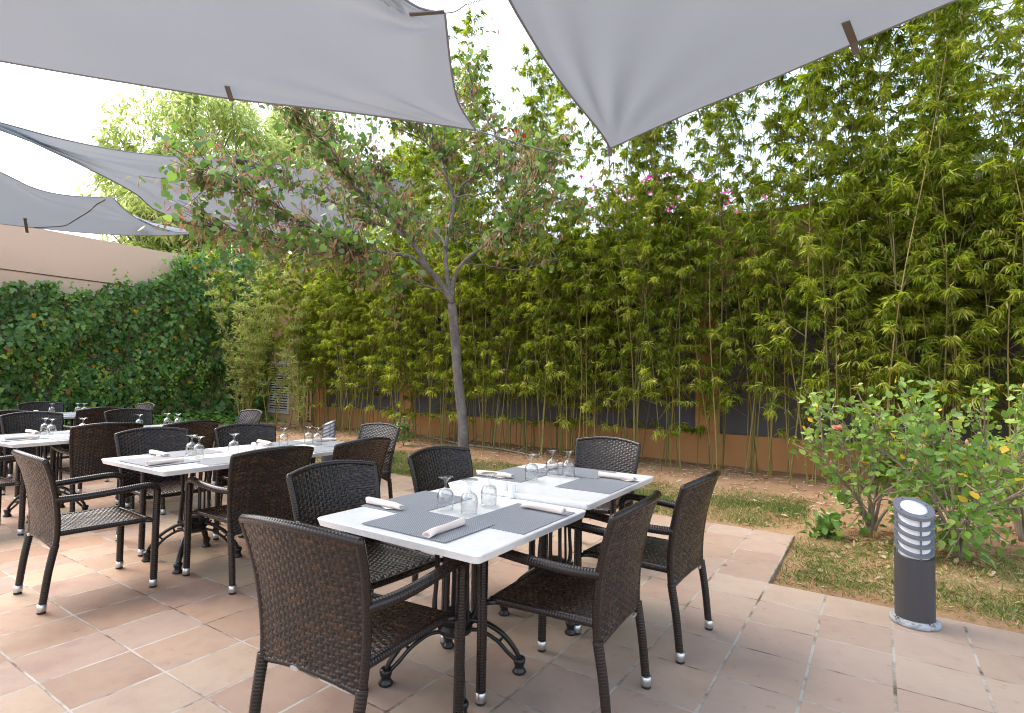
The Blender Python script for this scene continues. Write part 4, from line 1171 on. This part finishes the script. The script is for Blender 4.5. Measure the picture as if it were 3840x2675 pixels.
def on_cloth(S, x, y, drop=.02):
    """the point of a sail seen at a pixel, just under the cloth"""
    Q = S.reshape(-1, 3) - np.array([0, 0, EYE]); dep = Q @ FW
    px = (1920 + FPX * (Q @ RT) / dep) / KPX; py = (1337.5 - FPX * (Q @ UP) / dep) / KPX
    k = np.argmin((px - x) ** 2 + (py - y) ** 2 + np.where(dep < .2, 1e9, 0))
    t = (np.linalg.norm(Q[k])) / np.linalg.norm(ray(x, y)) * .994
    return np.array([0, 0, EYE]) + ray(x, y) * t
def strap2(root, S, p0, p1, w=.04):
    a, b = on_cloth(S, *p0), on_cloth(S, *p1); return strap(root, a, b - a, np.linalg.norm(b - a), w)
def strap(root, p, d, L, w=.045, drop=0.0):
    """webbing strap sewn on the cloth: from p along d"""
    p = np.array(p); d = unit(np.array(d, float)); s_ = unit(np.cross(d, [0, 0, 1.0])) * w / 2; nn = unit(np.cross(s_, d)) * .004
    V = [p - s_ - nn, p + s_ - nn, p + s_ + d * L - nn, p - s_ + d * L - nn, p - s_ + nn, p + s_ + nn, p + s_ + d * L + nn, p - s_ + d * L + nn]
    return build("strap", [tuple(v) for v in V], [(3, 2, 1, 0), (4, 5, 6, 7), (0, 1, 5, 4), (1, 2, 6, 5), (2, 3, 7, 6), (3, 0, 4, 7)], M['strap'], root, False)
def cord(root, a, b, r=.006, name="rope"):
    a, b = np.array(a), np.array(b); m_ = (a + b) / 2 - np.array([0, 0, .02]); return MB().tube(spline([a, m_, b], 5), r, 6).build(name, M['rope'], root, True)

# the large sail, top left
eb = edge_pts([(1068, 293), (900, 268), (720, 245), (520, 222), (250, 180), (0, 137), (-420, 60), (-1000, -50)], 3.75, 3.85, 70)
er = edge_pts([(1068, 293), (1030, 235), (1014, 170), (1005, 100), (998, 30)], 3.75, 4.05, 30)
et = np.vstack([edge_pts([(998, 30), (940, 18), (880, -25), (760, -150)], 4.05, 4.12, 12), spline([(-1.2, 2.6, 4.14), (-1.35, 1.0, 4.2), (-1.5, -1.2, 4.3)], 6)])
el = spline([eb[-1], (-4.6, 1.9, 4.0), (-3.0, .1, 4.15), (-1.5, -1.2, 4.3)], 8)  # reach beyond the view, extended to shade the patio
s1, S1_ = make_sail("largest grey shade sail, spanning the photo's top left above the tables", eb, er, et, el, [(0, 0, 15, .3, .14, .065), (0, .96, 13, 1.0, .30, .075), (1, 1, 12, 0, .3, .05)], 90, 70)
A_, B_ = eb[0], er[-1]
strap2(s1, S1_, (509, 194), (519, 226), .04)
strap2(s1, S1_, (918, 33), (996, 27), .035)
cord(s1, at_z(520, 224, 3.8), at_z(530, 352, 4.28), .004)
cord(s1, A_, at_z(1290, 352, 4.5), .008)
w2 = at_z(1045, 10, 4.15); cord(s1, B_, w2, .005, "wire")
sd = unit(at_z(1075, 0, 4.2) - w2); tq = np.linspace(0, 1, 120); e1_ = unit(np.cross(sd, [0, 0, 1.0])); e2_ = np.cross(sd, e1_)
MB().tube([w2 + sd * .16 * q + .014 * (e1_ * math.cos(q * 2 * math.pi * 12) + e2_ * math.sin(q * 2 * math.pi * 12)) for q in tq], .003, 5).build("spring", M['steel'], s1, True)
cord(s1, w2 + sd * .16, w2 + sd * 3.0, .005, "wire")
# the sail at the top right
eb = edge_pts([(1368, 333), (1440, 300), (1560, 247), (1720, 182), (1910, 100), (2140, 2), (2560, -170)], 3.8, 3.9, 60)
er = edge_pts([(1368, 333), (1345, 295), (1285, 222), (1222, 135), (1170, 50), (1142, 0), (1080, -130), (960, -420)], 3.8, 4.2, 40)
er = np.vstack([er, spline([(-.42, 1.6, 4.25), (-.3, .2, 4.3), (-.2, -1.2, 4.35)], 6)])  # unseen part overhead and behind the camera, added for shade on the patio
et = spline([er[-1], (1.6, -1.1, 4.3), (3.9, -1.3, 4.35)], 8)
el = spline([eb[-1], (3.45, 1.4, 4.05), (3.6, 0, 4.2), (3.9, -1.3, 4.35)], 8)
s2, S2_ = make_sail("grey shade sail at the top right, its pointed corner hanging before the bamboo", eb, er, et, el, [(0, 0, 19, .6, .14, .07), (1, 0, 13, .2, .25, .04)], 90, 70)
strap2(s2, S2_, (1896, 50), (1914, 96), .05)
strap2(s2, S2_, (1913, 95), (1920, 122), .045)
strap(s2, eb[0] + np.array([0, 0, .02]), [0, .2, -1], .10, .05)
cord(s2, eb[0], np.r_[wall_pt(2.2, -.05), 4.55], .006)
# third sail, behind the tree
et = edge_pts([(-300, 196), (0, 275), (135, 311), (270, 338), (400, 352), (530, 357), (720, 382), (935, 408)], 4.3, 4.75, 60)
eb = edge_pts([(-240, 222), (0, 291), (119, 341), (233, 396), (307, 437), (346, 470), (440, 500), (600, 522), (800, 528)], 4.3, 4.25, 60)
er = np.array([eb[0], et[0]]); el = edge_pts([(800, 528), (850, 470), (935, 408)], 4.25, 4.75, 30)
er = np.linspace(eb[0], et[0], 12)
s3, S3_ = make_sail("long grey shade sail at mid left, its right half seen through the tree's branches", eb, er, et, el, [(0, .5, 9, .2, .5, .05), (.62, 1, 15, .5, .14, .05)], 90, 40)
strap2(s3, S3_, (528, 378), (535, 357), .05)
cord(s3, eb[-1], at_y(700, 560, 14.5), .006)
# fourth sail, over the rear tables at the left
et = edge_pts([(-260, 300), (-100, 348), (0, 386), (74, 421), (148, 438), (255, 444)], 4.35, 4.4, 40)
eb = edge_pts([(-260, 470), (-120, 488), (0, 502), (84, 512), (198, 523), (300, 528), (371, 528), (462, 523)], 4.3, 4.3, 50)
er = np.linspace(eb[0], et[0], 16); el = edge_pts([(462, 523), (376, 519), (337, 505), (307, 490), (277, 468), (255, 444)], 4.3, 4.4, 40)
s4, S4_ = make_sail("grey shade sail lowest at the left edge, with a dark seam across it", eb, er, et, el, [(1, .5, 9, .3, .3, .03), (.4, 1, 9, 1, .4, .02)], 80, 40)
strap2(s4, S4_, (56, 490), (61, 522), .05)
cord(s4, at_z(255, 444, 4.4), at_z(350, 438, 4.45), .008)
k0 = S4_[int(.50 * 79)]; i0 = int(.46 * 79)
def S4at(i, j):
    a, b = int(i), int(j); a1, b1 = min(a + 1, 79), min(b + 1, 39); f, g = i - a, j - b
    return (S4_[a, b] * (1 - f) + S4_[a1, b] * f) * (1 - g) + (S4_[a, b1] * (1 - f) + S4_[a1, b1] * f) * g
seam = spline([S4at(np.interp(q, [0, 1], [.36 * 79, .97 * 79]), q * 39) for q in np.linspace(.03, .97, 9)], 5) - np.array([0, 0, .012])
MB().tube(seam, .010, 5).build("seam", M['strap'], s4, True)
# sunlit sliver of a fifth
eb = edge_pts([(300, 484), (345, 500), (400, 512), (462, 522)], 4.9, 4.9, 20); et = edge_pts([(312, 491), (350, 508), (400, 521), (462, 524)], 4.55, 4.85, 20)
s5, _ = make_sail("sunlit pale sliver of a farther shade sail, beside the lowest sail's tip", eb, np.linspace(eb[0], et[0], 8), et, np.linspace(eb[-1], et[-1], 8), [], 30, 10)
pp = at_y(523, 545, 16.6)
po = empty("sail_post", (pp[0], pp[1], 0)); MB().lathe([(.05, 0), (.05, 5.4), (.03, 5.42)], 14).build("pole", M['louvre'], po, True); MB().lathe([(.12, 0), (.12, .02)], 14).build("base_plate", M['steel'], po, True)
tag(po, "thin white post top showing under the third sail, above the ivy", "post")

# ------------------------------------------------------------------ trees beyond the walls
def far_tree(name, x, y, H, Rr, seed, mat, nl, Ls, label, z0=.38, slim=True, cat="tree"):
    g = np.random.default_rng(seed); root = empty(name, (x, y, 0)); mb = MB()
    top = np.array([g.normal(0, .2), g.normal(0, .2), H * .78]); P = spline([(0, 0, 0), (g.normal(0, .1), g.normal(0, .1), H * .35), top], 6); mb.tube(P, np.linspace(.03 * H / 2, .05, len(P)), 8)
    lobes = []
    for q in range(90):
        a = g.uniform(0, 6.28); zz = g.uniform(z0, 1.0); env = math.sin(math.pi * np.clip((zz - z0 + .12) / (1.14 - z0), 0, 1)) ** .7
        c = np.array([math.cos(a), math.sin(a), 0]) * Rr * env * g.uniform(.35, 1) + np.array([0, 0, zz * H * .94]); lobes.append((c, g.uniform(.22, .42) * Rr * .75))
        pb = P[min(len(P) - 1, int(zz * .8 * len(P)))]; mb.tube([pb, (pb + c) / 2 + np.array([0, 0, .15]), c], [.05, .03, .012], 5, caps=False)
    mb.build("trunk", M['bark'], root, True)
    idx = g.integers(0, len(lobes), nl); C = np.array([lobes[k][0] for k in idx]); S = np.array([lobes[k][1] for k in idx])
    d = unit(g.normal(0, 1, (nl, 3))); P = C + d * (S * g.uniform(.25, 1, nl) ** .5)[:, None] * np.array([1, 1, .75])
    D = d * .5 + g.normal(0, .5, (nl, 3)) + np.array([0, 0, -.6]); L = g.uniform(.6, 1.2, nl) * Ls
    leaves("crown", P, D, d + g.normal(0, .5, (nl, 3)) + np.array([0, 0, .5]), L, L * (.28 if slim else .6), LANCE, mat, root)
    return tag(root, label, cat, "trees beyond the walls")
p = at_y(440, 800, 23); far_tree("willowy_tree", p[0], p[1], 14.2, 3.9, 51, M['far_leaf'], 26000, .30, "tall sunlit yellow-green tree above the third sail, left of the round-leaved tree")
p = at_y(660, 800, 26); far_tree("willowy_tree", p[0], p[1], 14.2, 4.4, 52, M['far_leaf'], 22000, .32, "broad sunlit yellow-green tree right behind the round-leaved tree's crown")
p = at_y(345, 800, 21); far_tree("willowy_tree", p[0], p[1], 10.4, 1.9, 53, M['far_leaf'], 7000, .28, "low sunlit tree showing between the third and fourth sails")
p = at_y(930, 800, 21); far_tree("willowy_tree", p[0], p[1], 10.6, 2.6, 54, M['far_leaf'], 9000, .28, "sunlit tree behind the right side of the round-leaved tree")
p = at_y(2080, 800, 17); far_tree("dull_tree", p[0], p[1], 9.6, 3.0, 55, M['far_dark'], 14000, .26, "pale dull-green tree showing through the bamboo at the top right")
p = at_y(1680, 800, 20); far_tree("dull_tree", p[0], p[1], 8.3, 2.6, 56, M['far_dark'], 10000, .26, "dull-green tree just above the wall, behind the middle of the bamboo")
def bougainvillea(px, py, Y, seed, n, label):
    c = at_y(px, py, Y); root = empty("bougainvillea", (c[0], c[1], 0)); g = np.random.default_rng(seed); mb = MB()
    for q in range(5): mb.tube([(g.normal(0, .1), g.normal(0, .1), 0), (g.normal(0, .2), g.normal(0, .2), c[2] * .6), (g.normal(0, .5), g.normal(0, .3), c[2])], [.04, .03, .01], 6)
    mb.build("stems", M['stem'], root, True)
    P = np.array([0, 0, c[2]]) + g.normal(0, 1, (n, 3)) * np.array([.55, .4, .3]); leaves("bract_leaves", P, rnd(n, 1), rnd(n, 1), .09, .075, OVAL, M['bract'], root)
    P = np.array([0, 0, c[2] - .35]) + g.normal(0, 1, (n * 2, 3)) * np.array([.7, .5, .5]); leaves("foliage", P, rnd(n * 2, 1), rnd(n * 2, 1), .09, .06, OVAL, M['far_dark'], root)
    tag(root, label, "bougainvillea", "bougainvilleas beyond the garden wall")
bougainvillea(1452, 448, 12.6, 61, 420, "magenta bougainvillea blooms over the wall, nearer the shade sail's pointed corner")
bougainvillea(1592, 450, 12.6, 62, 200, "small patch of magenta bougainvillea blooms over the wall, further right")

# ------------------------------------------------------------------ light
w = bpy.data.worlds.new("World"); SC.world = w; w.use_nodes = True
nt = w.node_tree; bg = nt.nodes["Background"]
SUN_AZ, SUN_EL = R(-66), R(54)           # azimuth from +Y towards +X
sky = nt.nodes.new("ShaderNodeTexSky"); sky.sky_type = 'NISHITA'; sky.sun_disc = False
sky.sun_elevation = SUN_EL; sky.sun_rotation = SUN_AZ; sky.air_density = 1.3; sky.dust_density = 4.0; sky.ozone_density = 1.0
hs = nt.nodes.new("ShaderNodeHueSaturation"); hs.inputs["Saturation"].default_value = .75
nt.links.new(sky.outputs[0], hs.inputs["Color"]); nt.links.new(hs.outputs[0], bg.inputs["Color"])
bg.inputs["Strength"].default_value = .15
sun_d = bpy.data.lights.new("sun", 'SUN'); sun_d.energy = .5; sun_d.angle = R(75); sun_d.color = (1, .97, .92)
sun = bpy.data.objects.new("sun", sun_d); COL.objects.link(sun)
sd = Vector((math.sin(SUN_AZ) * math.cos(SUN_EL), math.cos(SUN_AZ) * math.cos(SUN_EL), math.sin(SUN_EL)))
sun.rotation_euler = sd.to_track_quat('Z', 'Y').to_euler(); sun.location = sd * 40

SC.view_settings.view_transform = 'Standard'; SC.view_settings.look = 'None'
SC.view_settings.exposure = 2.05; SC.view_settings.gamma = 1.0; SC.view_settings.use_curve_mapping = False
SC.render.engine = 'CYCLES'
SC.cycles.use_denoising = True; SC.cycles.filter_width = 1.05
SC.cycles.max_bounces = 10; SC.cycles.diffuse_bounces = 4; SC.cycles.glossy_bounces = 4; SC.cycles.transmission_bounces = 10; SC.cycles.transparent_max_bounces = 24
SC.cycles.caustics_reflective = False; SC.cycles.sample_clamp_indirect = 6
